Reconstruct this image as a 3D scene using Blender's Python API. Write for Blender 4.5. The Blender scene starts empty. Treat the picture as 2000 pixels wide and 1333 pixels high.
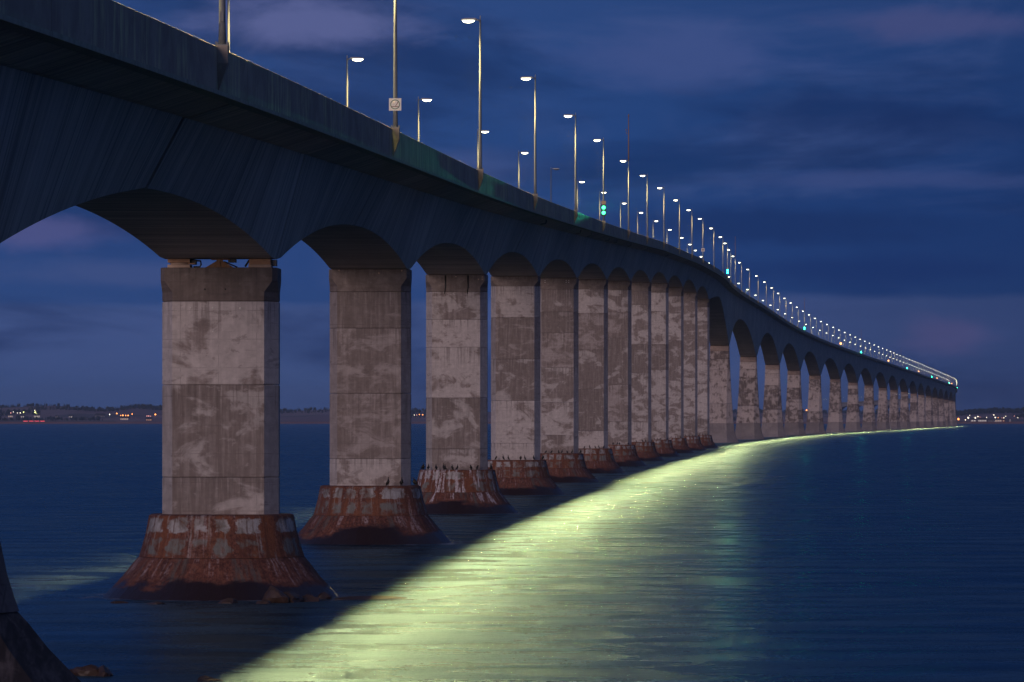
import bpy, bmesh, math, random
import numpy as np
from mathutils import Vector, Matrix
random.seed(7)
S = bpy.context.scene
COL = S.collection
R = math.radians

# ------------------------------------------------------------------ scale: one "unit" is one photo pixel at 195 m
Y1 = 195.0
FPX = 9000.0
U = Y1 / FPX
HC = 343 * U                      # eye height above the water

# ------------------------------------------------------------------ camera
cam_d = bpy.data.cameras.new("camera")
cam = bpy.data.objects.new("camera", cam_d)
COL.objects.link(cam)
cam.location = (0, 0, HC)
cam.rotation_euler = (R(90), 0, 0)
cam_d.sensor_width = 36
cam_d.lens = 36 * FPX / 2000
cam_d.shift_y = (822 - 666.5) / 2000
cam_d.clip_start = 1
cam_d.clip_end = 60000
S.camera = cam

# ------------------------------------------------------------------ world: dusk sky
SUN_AZ, SUN_EL = R(180 + 22), R(7)
def lin(r, g, b):
    f = lambda c: (c / 255 / 12.92) if c / 255 <= 0.04045 else ((c / 255 + 0.055) / 1.055) ** 2.4
    return (f(r), f(g), f(b), 1)

class NT:
    """small helper to wire shader nodes"""
    def __init__(self, tree):
        self.t = tree
        tree.nodes.clear()
    def n(self, typ, **kw):
        nd = self.t.nodes.new(typ)
        for k, v in kw.items():
            setattr(nd, k, v)
        return nd
    def link(self, a, b):
        self.t.links.new(a, b)
    def put(self, sock, v):
        if hasattr(v, 'is_output') or isinstance(v, bpy.types.NodeSocket):
            self.link(v, sock)
        else:
            sock.default_value = v
    def math(self, op, a, b=0.0, c=None, clamp=False):
        m = self.n('ShaderNodeMath', operation=op, use_clamp=clamp)
        self.put(m.inputs[0], a); self.put(m.inputs[1], b)
        if c is not None: self.put(m.inputs[2], c)
        return m.outputs[0]
    def mix(self, f, a, b, blend='MIX'):
        m = self.n('ShaderNodeMix', data_type='RGBA', blend_type=blend)
        m.clamp_factor = True
        self.put(m.inputs[0], f); self.put(m.inputs[6], a); self.put(m.inputs[7], b)
        return m.outputs[2]
    def noise(self, vec, scale=1.0, detail=4.0, rough=0.55, dist=0.0):
        m = self.n('ShaderNodeTexNoise')
        self.link(vec, m.inputs['Vector'])
        m.inputs['Scale'].default_value = scale
        m.inputs['Detail'].default_value = detail
        m.inputs['Roughness'].default_value = rough
        m.inputs['Distortion'].default_value = dist
        return m.outputs[0]
    def mapping(self, vec, scale=(1, 1, 1), loc=(0, 0, 0), rot=(0, 0, 0)):
        m = self.n('ShaderNodeMapping')
        self.link(vec, m.inputs[0])
        m.inputs[1].default_value = loc
        m.inputs[2].default_value = rot
        m.inputs[3].default_value = scale
        return m.outputs[0]
    def ss(self, v, a, b, lo=0.0, hi=1.0):
        m = self.n('ShaderNodeMapRange', interpolation_type='SMOOTHSTEP')
        self.put(m.inputs[0], v); self.put(m.inputs[1], a); self.put(m.inputs[2], b)
        self.put(m.inputs[3], lo); self.put(m.inputs[4], hi)
        return m.outputs[0]
    def ramp(self, v, stops, interp='LINEAR'):
        m = self.n('ShaderNodeValToRGB')
        m.color_ramp.interpolation = interp
        e = m.color_ramp.elements
        while len(e) > 1: e.remove(e[-1])
        e[0].position, e[0].color = stops[0]
        for p, c in stops[1:]:
            x = e.new(p); x.color = c
        self.link(v, m.inputs[0])
        return m.outputs[0]
    def sep(self, v):
        m = self.n('ShaderNodeSeparateXYZ'); self.link(v, m.inputs[0]); return m.outputs
    def comb(self, x, y, z):
        m = self.n('ShaderNodeCombineXYZ')
        self.put(m.inputs[0], x); self.put(m.inputs[1], y); self.put(m.inputs[2], z)
        return m.outputs[0]

world = bpy.data.worlds.new("World")
S.world = world
world.use_nodes = True
w = NT(world.node_tree)
tc = w.n('ShaderNodeTexCoord')
gen = tc.outputs['Generated']
gx, gy, gz = w.sep(gen)
# direction of view as bearing / elevation tangents, then a dusk gradient by elevation
gyc = w.math('MAXIMUM', w.math('ABSOLUTE', gy), 0.08)
az = w.math('DIVIDE', gx, gyc)
ev = w.math('DIVIDE', gz, gyc)
dirc = w.comb(az, w.math('MULTIPLY', gy, 0.2), ev)
wave = w.noise(w.mapping(dirc, (9, 9, 20)), 1.0, 3, 0.5)
wave2 = w.noise(w.mapping(dirc, (30, 30, 90), (3, 1, 4)), 1.0, 5, 0.6)
el = w.math('ADD', ev, w.math('MULTIPLY', w.math('SUBTRACT', wave, 0.5), 0.005))
el = w.math('ADD', el, w.math('MULTIPLY', w.math('SUBTRACT', wave2, 0.5), 0.0032))
el = w.math('ADD', el, w.math('MULTIPLY', az, -0.012))
elr = w.n('ShaderNodeMapRange'); w.link(el, elr.inputs[0])
elr.inputs[1].default_value = 0.0; elr.inputs[2].default_value = 0.12
base = w.ramp(elr.outputs[0], [
    (0.00, lin(54, 74, 120)), (0.08, lin(58, 78, 126)), (0.17, lin(62, 80, 128)), (0.212, lin(60, 78, 126)),
    (0.226, lin(29, 60, 114)), (0.33, lin(25, 57, 114)), (0.50, lin(28, 62, 120)), (0.70, lin(36, 66, 122)), (1.0, lin(38, 64, 116))])
side = w.ss(az, -0.14, 0.13)                     # the sky is paler towards the glow on the left
sky = w.mix(w.math('MULTIPLY', w.math('SUBTRACT', 1.0, side), 0.34), base, lin(60, 88, 146))
sky = w.mix(w.math('MULTIPLY', w.ss(az, 0.0, 0.15), 0.55), sky, lin(20, 44, 92))
c1 = w.noise(w.mapping(dirc, (13, 13, 45), (1.3, 0.2, 0.7)), 1.0, 7, 0.6, 0.6)
sky = w.mix(w.math('MULTIPLY', w.ss(c1, 0.47, 0.72), 0.55), sky, lin(66, 84, 136))
c2 = w.noise(w.mapping(dirc, (10, 10, 38), (5.1, 2.2, 3.3)), 1.0, 7, 0.6, 0.5)
sky = w.mix(w.math('MULTIPLY', w.ss(c2, 0.46, 0.68), 0.7), sky, lin(18, 42, 90))
puff = w.noise(w.mapping(dirc, (40, 40, 95), (2, 8, 6)), 1.0, 5, 0.6, 0.3)
def bank(px, py, rx, ry, col, k):
    global sky
    a = w.math('DIVIDE', w.math('SUBTRACT', az, (px - 1000) / FPX), rx / FPX)
    e = w.math('DIVIDE', w.math('SUBTRACT', ev, (822 - py) / FPX), ry / FPX)
    d = w.math('SQRT', w.math('ADD', w.math('MULTIPLY', a, a), w.math('MULTIPLY', e, e)))
    d = w.math('ADD', d, w.math('MULTIPLY', w.math('SUBTRACT', puff, 0.5), 1.5))
    sky = w.mix(w.math('MULTIPLY', w.ss(d, 1.0, 0.2), min(1, k * 1.2)), sky, col)
PUR = lin(66, 82, 136); DK = lin(18, 42, 92)
for b_ in ((600, 40, 330, 70, lin(92, 100, 150), .7), (1330, 110, 330, 90, PUR, .55), (1850, 45, 420, 45, lin(70, 76, 124), .55), (1720, 352, 420, 26, lin(58, 74, 126), .5),
           (1500, 440, 500, 60, DK, .5), (1850, 660, 150, 60, lin(78, 76, 122), .5), (60, 450, 260, 45, lin(82, 86, 138), .6), (250, 535, 330, 40, lin(66, 82, 132), .5),
           (1650, 530, 520, 50, lin(20, 46, 100), .6), (900, 330, 260, 50, lin(62, 78, 130), .4), (1250, 320, 300, 60, lin(22, 52, 106), .5), (1600, 220, 420, 70, DK, .5), (1900, 250, 300, 60, DK, .45)):
    bank(*b_)
high = w.ss(gz, 0.10, 0.9)
sky = w.mix(high, sky, lin(62, 76, 112))
nish = w.n('ShaderNodeTexSky', sky_type='NISHITA')
nish.sun_disc = False
nish.sun_elevation = SUN_EL
nish.sun_rotation = SUN_AZ
nish.ozone_density = 4.0
tot = w.n('ShaderNodeMix', data_type='RGBA', blend_type='ADD')
tot.inputs[0].default_value = 1.0
nk = w.mix(1.0, nish.outputs[0], (0.009, 0.008, 0.008, 1), 'MULTIPLY')
sk = w.mix(1.0, sky, (10.0, 10.0, 10.0, 1), 'MULTIPLY')
w.link(sk, tot.inputs[6]); w.link(nk, tot.inputs[7])
bg = w.n('ShaderNodeBackground')
bg.inputs['Strength'].default_value = 0.1
w.link(tot.outputs[2], bg.inputs['Color'])
wo = w.n('ShaderNodeOutputWorld')
w.link(bg.outputs[0], wo.inputs[0])

# ------------------------------------------------------------------ the afterglow behind the camera (low, wide, pinkish)
sd = bpy.data.lights.new("sun", 'SUN')
sd.energy = 1.25
sd.angle = R(28)
sd.color = (1.0, 0.76, 0.70)
sun = bpy.data.objects.new("sun", sd)
COL.objects.link(sun)
dirv = Vector((math.sin(SUN_AZ) * math.cos(SUN_EL), math.cos(SUN_AZ) * math.cos(SUN_EL), math.sin(SUN_EL)))
sun.rotation_euler = dirv.to_track_quat('Z', 'Y').to_euler()

vs = S.view_settings
vs.view_transform = 'Standard'; vs.look = 'None'; vs.exposure = 0; vs.gamma = 1
vs.use_curve_mapping = False
S.render.engine = 'CYCLES'
S.cycles.use_denoising = True
S.cycles.max_bounces = 5
S.cycles.diffuse_bounces = 3
S.cycles.glossy_bounces = 3
S.cycles.sample_clamp_indirect = 1.2
S.cycles.caustics_reflective = True
S.cycles.blur_glossy = 2.0
S.cycles.caustics_refractive = False

LAMP_W = 32000.0
LAMP_COL = (1.0, 0.76, 0.29)

# ------------------------------------------------------------------ materials
def new_mat(name):
    m = bpy.data.materials.new(name)
    m.use_nodes = True
    t = NT(m.node_tree)
    out = t.n('ShaderNodeOutputMaterial')
    b = t.n('ShaderNodeBsdfPrincipled')
    t.link(b.outputs[0], out.inputs[0])
    return m, t, b
def bump(t, b, h, strength=0.3, dist=0.1):
    bp = t.n('ShaderNodeBump')
    bp.inputs['Strength'].default_value = strength
    bp.inputs['Distance'].default_value = dist
    t.link(h, bp.inputs['Height'])
    t.link(bp.outputs[0], b.inputs['Normal'])
def pos(t):
    return t.n('ShaderNodeNewGeometry').outputs['Position']
def plain(name, col, rough=0.6, metal=0.0, vary=0.15, scale=8):
    m, t, b = new_mat(name)
    nz = t.noise(pos(t), scale, 4)
    c = t.mix(nz, tuple(x * (1 - vary) for x in col[:3]) + (1,), tuple(min(1, x * (1 + vary)) for x in col[:3]) + (1,))
    t.link(c, b.inputs['Base Color'])
    b.inputs['Roughness'].default_value = rough
    b.inputs['Metallic'].default_value = metal
    return m
def emit(name, col, s):
    m, t, b = new_mat(name)
    b.inputs['Base Color'].default_value = (0.6, 0.6, 0.6, 1)
    b.inputs['Emission Color'].default_value = col
    b.inputs['Emission Strength'].default_value = s
    m.cycles.emission_sampling = 'NONE'
    return m

def shaft_mat(name, light, dark, cut=0.5, soft=0.05, scale=0.42, streak=0.3, face=0.0, maps=(1.0, 0.25, 1.5), dist=0.5):
    m, t, b = new_mat(name)
    p = pos(t)
    oi = t.n('ShaderNodeObjectInfo')
    rnd = oi.outputs['Random']
    # irregular repaired / damp patches with ragged edges, drawn out sideways and sagging
    off = t.comb(t.math('MULTIPLY', rnd, 37.0), 0.0, t.math('MULTIPLY', rnd, 11.0))
    va = t.n('ShaderNodeVectorMath', operation='ADD'); t.link(p, va.inputs[0]); t.link(off, va.inputs[1])
    pp = va.outputs[0]
    n1 = t.noise(t.mapping(pp, maps), scale, 8, 0.62, dist)
    cutv = t.math('ADD', cut, t.math('MULTIPLY', t.math('SUBTRACT', rnd, 0.5), 0.16))
    k1 = t.ss(n1, t.math('SUBTRACT', cutv, soft), t.math('ADD', cutv, soft))
    tcn = t.n('ShaderNodeTexCoord')
    ox = t.math('ABSOLUTE', t.sep(tcn.outputs['Object'])[0])
    if face: k1 = t.math('MULTIPLY', k1, t.math('MULTIPLY_ADD', t.ss(ox, face + .015, face - .015), .75, .25))
    n2 = t.noise(t.mapping(p, (5, 1, 0.35)), 1.0, 5, 0.6)
    gz_ = t.sep(tcn.outputs['Generated'])[2]
    drip = t.noise(t.mapping(p, (6.5, 1, 0.22), (2, 0, 5)), 1.0, 4, 0.6)
    n3 = t.noise(t.mapping(p, (1, 1, 1)), 3.0, 5, 0.65)
    n4 = t.noise(t.mapping(p, (0.6, 0.3, 9)), 1.0, 4, 0.6)
    c = t.mix(k1, light, dark)
    k2 = t.ss(n2, 0.42, 0.75)
    c = t.mix(t.math('MULTIPLY', k2, streak), c, tuple(x * 1.3 for x in light[:3]) + (1,))
    c = t.mix(t.math('MULTIPLY', t.ss(n4, 0.55, 0.75), 0.25), c, tuple(x * 0.55 for x in dark[:3]) + (1,))
    dk = t.math('MULTIPLY', t.ss(drip, 0.50, 0.62), t.ss(gz_, 0.45, 1.0))
    c = t.mix(t.math('MULTIPLY', dk, 0.55), c, tuple(x * 0.6 for x in dark[:3]) + (1,))
    lk = t.math('MULTIPLY', t.ss(drip, 0.40, 0.32), t.ss(gz_, 0.3, 1.0))
    c = t.mix(t.math('MULTIPLY', lk, 0.35), c, tuple(min(1, x * 1.35) for x in light[:3]) + (1,))
    # faint form panel lines
    fz = t.math('FRACT', t.math('MULTIPLY', t.sep(p)[2], 0.83))
    fx = t.math('FRACT', t.math('MULTIPLY', t.sep(tcn.outputs['Object'])[0], 0.62))
    ln_ = t.math('MAXIMUM', t.ss(fz, 0.035, 0.015), t.ss(fx, 0.022, 0.010))
    c = t.mix(t.math('MULTIPLY', t.math('MULTIPLY', ln_, t.ss(n3, 0.40, 0.60)), 0.45), c, tuple(x * 0.5 for x in dark[:3]) + (1,))
    # pale laitance patches with sharp ragged edges
    n5 = t.noise(t.mapping(pp, (1.3, 0.3, 2.2), (7, 3, 1)), 1.0, 9, 0.68, 0.2)
    c = t.mix(t.math('MULTIPLY', t.ss(n5, 0.60, 0.64), 0.35), c, tuple(min(1, x * 1.15) for x in light[:3]) + (1,))
    c = t.mix(t.math('MULTIPLY', t.ss(n5, 0.41, 0.37), 0.45), c, tuple(x * 0.8 for x in dark[:3]) + (1,))
    g = t.math('MULTIPLY_ADD', n3, 0.8, 0.6)
    g2 = t.math('MULTIPLY_ADD', rnd, 0.2, 0.9)
    g = t.math('MULTIPLY', g, g2)
    c = t.mix(1.0, c, t.comb(g, g, g), 'MULTIPLY')
    t.link(c, b.inputs['Base Color'])
    b.inputs['Roughness'].default_value = 0.85
    bump(t, b, t.noise(p, 7.0, 6, 0.6), 0.25, 0.05)
    return m

M_SHAFT = shaft_mat("pier concrete", (0.48, 0.43, 0.41, 1), (0.235, 0.19, 0.175, 1), 0.50, 0.05, 0.42, .3, 89.5 * U)
M_SHAFT_DARK = shaft_mat("damp pier concrete", (0.36, 0.31, 0.295, 1), (0.21, 0.17, 0.155, 1), 0.45, 0.07, 0.5, .45, 89.5 * U, (1.0, .25, 1.9), .6)
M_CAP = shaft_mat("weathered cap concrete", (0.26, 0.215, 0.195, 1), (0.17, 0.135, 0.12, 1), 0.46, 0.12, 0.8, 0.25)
M_MAIN = shaft_mat("main pier concrete", (0.45, 0.38, 0.355, 1), (0.13, 0.10, 0.09, 1), 0.53, 0.07, 0.34, 0.5, 0.0, (1.6, .25, 1.5), .1)
M_MAINCAP = shaft_mat("main pier cap concrete", (0.36, 0.27, 0.23, 1), (0.22, 0.165, 0.145, 1), 0.5, 0.15, 0.3)
M_ICE = shaft_mat("ice shield concrete", (0.30, 0.26, 0.25, 1), (0.20, 0.17, 0.17, 1), 0.5, 0.2, 0.15, 0.15)

M_BASE_SHADED = shaft_mat("tarred base concrete", (0.15, 0.12, 0.115, 1), (0.035, 0.026, 0.027, 1), 0.5, 0.10, 0.9, 0.6, 0.0, (1.6, 1.0, .55), .4)  # streaked concrete of the corner base, its shade put into the dark colour
def girder_mat():
    m, t, b = new_mat("board marked girder concrete")
    p = pos(t)
    # fine upright board marks: bands across the girder
    n1 = t.noise(t.mapping(p, (0.02, 0.85, 0.03)), 1.0, 6, 0.75)
    n1b = t.noise(t.mapping(p, (0.1, 3.5, 0.08)), 1.0, 3, 0.6)
    n2 = t.noise(t.mapping(p, (0.2, 0.05, 0.2)), 1.0, 5, 0.6)
    n3 = t.noise(t.mapping(p, (0.3, 2.2, 0.12), (3, 7, 1)), 1.0, 4, 0.6)
    k = t.ss(n1, 0.35, 0.65)
    c = t.mix(k, (0.38, 0.32, 0.27, 1), (0.60, 0.52, 0.44, 1))
    c = t.mix(t.math('MULTIPLY', t.ss(n1b, 0.53, 0.61), 0.6), c, (0.13, 0.12, 0.115, 1))
    c = t.mix(t.math('MULTIPLY', t.ss(n3, 0.6, 0.72), 0.35), c, (0.48, 0.46, 0.43, 1))
    g = t.math('MULTIPLY_ADD', n2, 0.9, 0.55)
    c = t.mix(1.0, c, t.comb(g, g, g), 'MULTIPLY')
    t.link(c, b.inputs['Base Color'])
    b.inputs['Roughness'].default_value = 0.7
    bump(t, b, n1b, 0.6, 0.08)
    return m
M_GIRDER = girder_mat()

def parapet_mat():
    m, t, b = new_mat("weathered parapet concrete")
    p = pos(t)
    n1 = t.noise(t.mapping(p, (0.3, 0.35, 0.5)), 1.0, 6, 0.65, 0.4)
    n2 = t.noise(t.mapping(p, (1, 1.6, 0.25)), 1.0, 5, 0.7)
    n3 = t.noise(t.mapping(p, (1, 0.10, 0.3)), 1.0, 3, 0.5)
    c = t.mix(t.ss(n1, 0.35, 0.68), (0.29, 0.235, 0.19, 1), (0.42, 0.355, 0.285, 1))
    k = t.math('MULTIPLY', t.ss(n2, 0.48, 0.64), t.ss(n3, 0.43, 0.56))
    c = t.mix(t.math('MULTIPLY', k, 0.8), c, (0.66, 0.64, 0.34, 1))
    t.link(c, b.inputs['Base Color'])
    b.inputs['Roughness'].default_value = 0.8
    bump(t, b, t.noise(p, 3.0, 5), 0.25, 0.05)
    return m
M_PARAPET = parapet_mat()
M_DRIP = plain("lichened drip edge", (0.34, 0.33, 0.26), 0.9, 0, 0.5, 2.5)

def rust_mat(name, collar, guano=0.5):
    m, t, b = new_mat(name)
    tcn = t.n('ShaderNodeTexCoord')
    o = tcn.outputs['Object']
    rnd = t.n('ShaderNodeObjectInfo').outputs['Random']
    x, y, z = t.sep(o)
    ang = t.math('ARCTAN2', x, t.math('MULTIPLY', y, -1.0))
    cyl = t.comb(t.math('MULTIPLY', ang, 3.2), t.math('MULTIPLY', rnd, 40.0), z)
    f1 = t.noise(t.mapping(cyl, (1.2, 1, 1.2)), 1.0, 6, 0.65, 0.5)
    f2 = t.noise(t.mapping(cyl, (9, 1, 9)), 1.0, 5, 0.75)
    f3 = t.noise(t.mapping(cyl, (4.5, 1, 0.45)), 1.0, 5, 0.65)
    f4 = t.noise(t.mapping(cyl, (1.6, 1, 0.30), (9, 0, 2)), 1.0, 5, 0.6)
    c = t.mix(t.ss(f1, 0.3, 0.7), (0.085, 0.026, 0.021, 1), (0.17, 0.055, 0.036, 1))
    c = t.mix(t.math('MULTIPLY', t.ss(f2, 0.45, 0.70), 0.75), c, (0.05, 0.017, 0.014, 1))
    c = t.mix(t.math('MULTIPLY', t.ss(f2, 0.58, 0.35, 0.0, 1.0), 0.35), c, (0.34, 0.15, 0.085, 1))
    if collar:
        # rows of bare panels between rusty ribs, edges eaten by rust
        wob = t.math('MULTIPLY', t.math('SUBTRACT', t.noise(t.mapping(cyl, (1.3, 1, 1.6)), 1.0, 7, 0.72), 0.5), 1.5)
        u = t.math('FRACT', t.math('ADD', t.math('ADD', t.math('ADD', t.math('MULTIPLY', ang, 2.3), t.math('MULTIPLY', t.math('SINE', t.math('ADD', t.math('MULTIPLY', ang, 3.0), t.math('MULTIPLY', rnd, 20.0))), 0.42)), t.math('MULTIPLY', wob, 0.9)), t.math('MULTIPLY', rnd, 3.0)))
        mu = t.math('MULTIPLY', t.ss(u, 0.16, 0.24), t.ss(u, 0.88, 0.80))
        zz = t.math('ADD', z, t.math('MULTIPLY', wob, 0.45))
        row1 = t.math('MULTIPLY', t.ss(zz, 2.72, 2.80), t.ss(zz, 3.38, 3.28))
        row2 = t.math('MULTIPLY', t.ss(zz, 1.75, 1.9), t.ss(zz, 2.55, 2.42))
        r2k = t.math('MULTIPLY', row2, t.ss(f1, 0.42, 0.56))
        pale = t.mix(t.ss(f1, 0.40, 0.62), (0.20, 0.18, 0.17, 1), (0.44, 0.42, 0.42, 1))
        pale = t.mix(t.math('MULTIPLY', t.ss(f2, 0.5, 0.7), 0.6), pale, (0.22, 0.14, 0.08, 1))
        grey = t.mix(f2, (0.10, 0.10, 0.095, 1), (0.26, 0.245, 0.22, 1))
        c = t.mix(t.math('MULTIPLY', t.ss(f4, 0.40, 0.62), 0.55), c, (0.23, 0.078, 0.028, 1))
        c = t.mix(t.math('MULTIPLY', t.math('MULTIPLY', mu, row1), t.ss(f1, 0.30, 0.44)), c, pale)
        c = t.mix(t.math('MULTIPLY', mu, r2k), c, grey)
        c = t.mix(t.math('MULTIPLY', t.ss(f3, 0.52, 0.66), 0.75), c, (0.10, 0.035, 0.02, 1))
        c = t.mix(t.math('MULTIPLY', t.ss(f3, 0.42, 0.33), 0.6), c, (0.33, 0.30, 0.27, 1))
    else:
        c = t.mix(t.math('MULTIPLY', t.ss(f4, 0.53, 0.63), 0.75), c, (0.12, 0.11, 0.10, 1))
        c = t.mix(t.math('MULTIPLY', t.ss(f3, 0.55, 0.66), 0.5), c, (0.045, 0.018, 0.016, 1))
        # weed and wet line near the water, ragged
        wl = t.math('ADD', z, t.math('MULTIPLY', t.math('SUBTRACT', t.noise(t.mapping(cyl, (0.30, 1, 0.7)), 1.0, 6, 0.6), 0.5), 2.6))
        wet = t.ss(wl, 0.80, 0.52)
        c = t.mix(wet, c, (0.022, 0.010, 0.012, 1))
        t.link(t.math('MULTIPLY_ADD', wet, -0.5, 0.85), b.inputs['Roughness'])
    # bird lime running down
    gk = t.math('MULTIPLY', t.ss(f3, 0.50, 0.40), t.ss(f4, 0.56, 0.44))
    gk = t.math('MULTIPLY', gk, t.math('MULTIPLY', t.ss(f2, 0.62, 0.40), guano))
    if not collar:
        gk = t.math('MULTIPLY', gk, t.ss(wl, 0.7, 1.0))
    c = t.mix(gk, c, (0.55, 0.48, 0.50, 1))
    t.link(c, b.inputs['Base Color'])
    if collar: b.inputs['Roughness'].default_value = 0.8
    bump(t, b, f2, 0.6, 0.06)
    return m
M_COLLAR = rust_mat("rusted collar steel", True, 0.3)
M_CONE = rust_mat("rusted cone steel", False, 0.45)
M_CONE_LIME = rust_mat("lime streaked cone steel", False, 2.0)
M_COLLAR_LIME = rust_mat("lime streaked collar steel", True, 2.4)

def water_mat():
    m = bpy.data.materials.new("sea water"); m.use_nodes = True
    t = NT(m.node_tree)
    out = t.n('ShaderNodeOutputMaterial')
    p = pos(t)
    n1 = t.noise(t.mapping(p, (0.16, 0.20, 1)), 1.0, 8, 0.66, 0.4)
    n2 = t.noise(t.mapping(p, (0.012, 0.02, 1)), 1.0, 5, 0.55)
    n3 = t.noise(t.mapping(p, (2.6, 1.0, 1), (5, 3, 0)), 1.0, 4, 0.7)
    n4 = t.noise(t.mapping(p, (0.05, 0.06, 1), (2, 9, 0)), 1.0, 4, 0.55)
    n5 = t.noise(t.mapping(p, (7.0, 1.6, 1), (1, 4, 0)), 1.0, 3, 0.75)
    d = t.n('ShaderNodeBsdfDiffuse')
    t.link(t.mix(n2, (0.000, 0.012, 0.034, 1), (0.002, 0.022, 0.046, 1)), d.inputs['Color'])
    g = t.n('ShaderNodeBsdfGlossy', distribution='GGX')
    g.inputs['Color'].default_value = (0.54, 0.85, 1.0, 1)
    r = t.math('MULTIPLY_ADD', t.ss(n1, 0.34, 0.66), 0.19, 0.18)
    r = t.math('ADD', r, t.math('MULTIPLY', t.math('SUBTRACT', n2, 0.5), 0.20))
    r = t.math('ADD', r, t.math('MULTIPLY', t.math('SUBTRACT', n4, 0.5), 0.16))
    r = t.math('ADD', r, t.math('MULTIPLY', t.math('SUBTRACT', n5, 0.5), 0.14))
    t.link(r, g.inputs['Roughness'])
    h = t.math('ADD', t.math('MULTIPLY', n1, 0.9), t.math('ADD', t.math('MULTIPLY', n3, 0.16), t.math('MULTIPLY', n5, 0.09)))
    bp = t.n('ShaderNodeBump'); bp.inputs['Strength'].default_value = 0.55; bp.inputs['Distance'].default_value = 0.55
    t.link(h, bp.inputs['Height'])
    f = t.n('ShaderNodeFresnel'); f.inputs['IOR'].default_value = 1.33
    for q in (d, g, f): t.link(bp.outputs[0], q.inputs['Normal'])
    mx = t.n('ShaderNodeMixShader')
    t.link(t.math('MULTIPLY', f.outputs[0], 0.53), mx.inputs[0])
    t.link(d.outputs[0], mx.inputs[1]); t.link(g.outputs[0], mx.inputs[2])
    t.link(mx.outputs[0], out.inputs[0])
    return m
M_WATER = water_mat()

M_POLE = plain("galvanised pole steel", (0.155, 0.17, 0.19), 0.6, 0.0, 0.12, 5)
M_HEAD = plain("luminaire housing", (0.42, 0.42, 0.40), 0.5, 0.2)
M_LENS = emit("lamp lens lit", (1.0, 0.96, 0.66, 1), 10)
M_LENS_OFF = plain("lamp lens unlit", (0.10, 0.10, 0.10), 0.3)
M_GREEN = emit("green signal lens", (0.030, 1.0, 0.34, 1), 3.2)
M_GREEN_FAR = emit("bright green signal lens", (0.015, 1.0, 0.45, 1), 34)
M_AMBER = emit("amber lantern lens", (1.0, 0.33, 0.06, 1), 4.0)
M_BOX = plain("signal housing", (0.55, 0.36, 0.20), 0.6)
M_BLACK = plain("black housing", (0.03, 0.03, 0.03), 0.6)
M_SIGNW = plain("sign white sheet", (0.78, 0.75, 0.70), 0.5, 0, 0.05)
M_SIGNG = plain("sign green print", (0.05, 0.16, 0.10), 0.5, 0, 0.3, 20)
M_SIGNR = plain("sign brown print", (0.16, 0.06, 0.045), 0.5, 0, 0.3, 20)
M_SIGNP = plain("sign faded smoke print", (0.60, 0.50, 0.55), 0.5, 0, 0.2, 20)
M_BEAR = plain("bearing steel", (0.45, 0.25, 0.14), 0.6, 0.1, 0.35, 6)
M_BEARL = plain("pale bearing plinth", (0.55, 0.40, 0.30), 0.7, 0, 0.2, 6)
M_KEY = plain("rusty shear key steel", (0.30, 0.16, 0.08), 0.7, 0.1, 0.4, 9)
M_PIPE = plain("black pipe", (0.02, 0.02, 0.02), 0.5)
M_DRAIN = plain("grey drain pipe", (0.20, 0.19, 0.18), 0.6)
M_BIRD = plain("black plumage", (0.012, 0.011, 0.012), 0.55, 0, 0.3, 10)
M_BILL = plain("yellow grey bill", (0.30, 0.20, 0.07), 0.5)
M_ROCK = plain("wet sandstone rock", (0.060, 0.035, 0.028), 0.5, 0, 0.6, 3)
M_ROAD = plain("road asphalt", (0.05, 0.05, 0.05), 0.9)
M_MAST = plain("red brown mast paint", (0.30, 0.17, 0.14), 0.6)

# ------------------------------------------------------------------ helpers
def link(name, mesh, mats, parent=None, loc=(0, 0, 0), rz=0.0):
    o = bpy.data.objects.new(name, mesh)
    if mats is not None:
        for mm in (mats if isinstance(mats, (list, tuple)) else [mats]):
            mesh.materials.append(mm)
    COL.objects.link(o)
    if parent is not None: o.parent = parent
    o.location = loc
    o.rotation_euler = (0, 0, rz)
    return o
def empty(name, loc, rz=0.0):
    o = bpy.data.objects.new(name, None)
    o.empty_display_size = 0.5
    COL.objects.link(o)
    o.location = loc; o.rotation_euler = (0, 0, rz)
    return o
def tag(o, label=None, cat=None, group=None, kind=None):
    if label: o['label'] = label
    if cat: o['category'] = cat
    if group: o['group'] = group
    if kind: o['kind'] = kind
    return o
def copy_tree(o, parent=None):
    c = o.copy(); COL.objects.link(c)
    if parent is not None: c.parent = parent
    for ch in o.children: copy_tree(ch, c)
    return c

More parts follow.
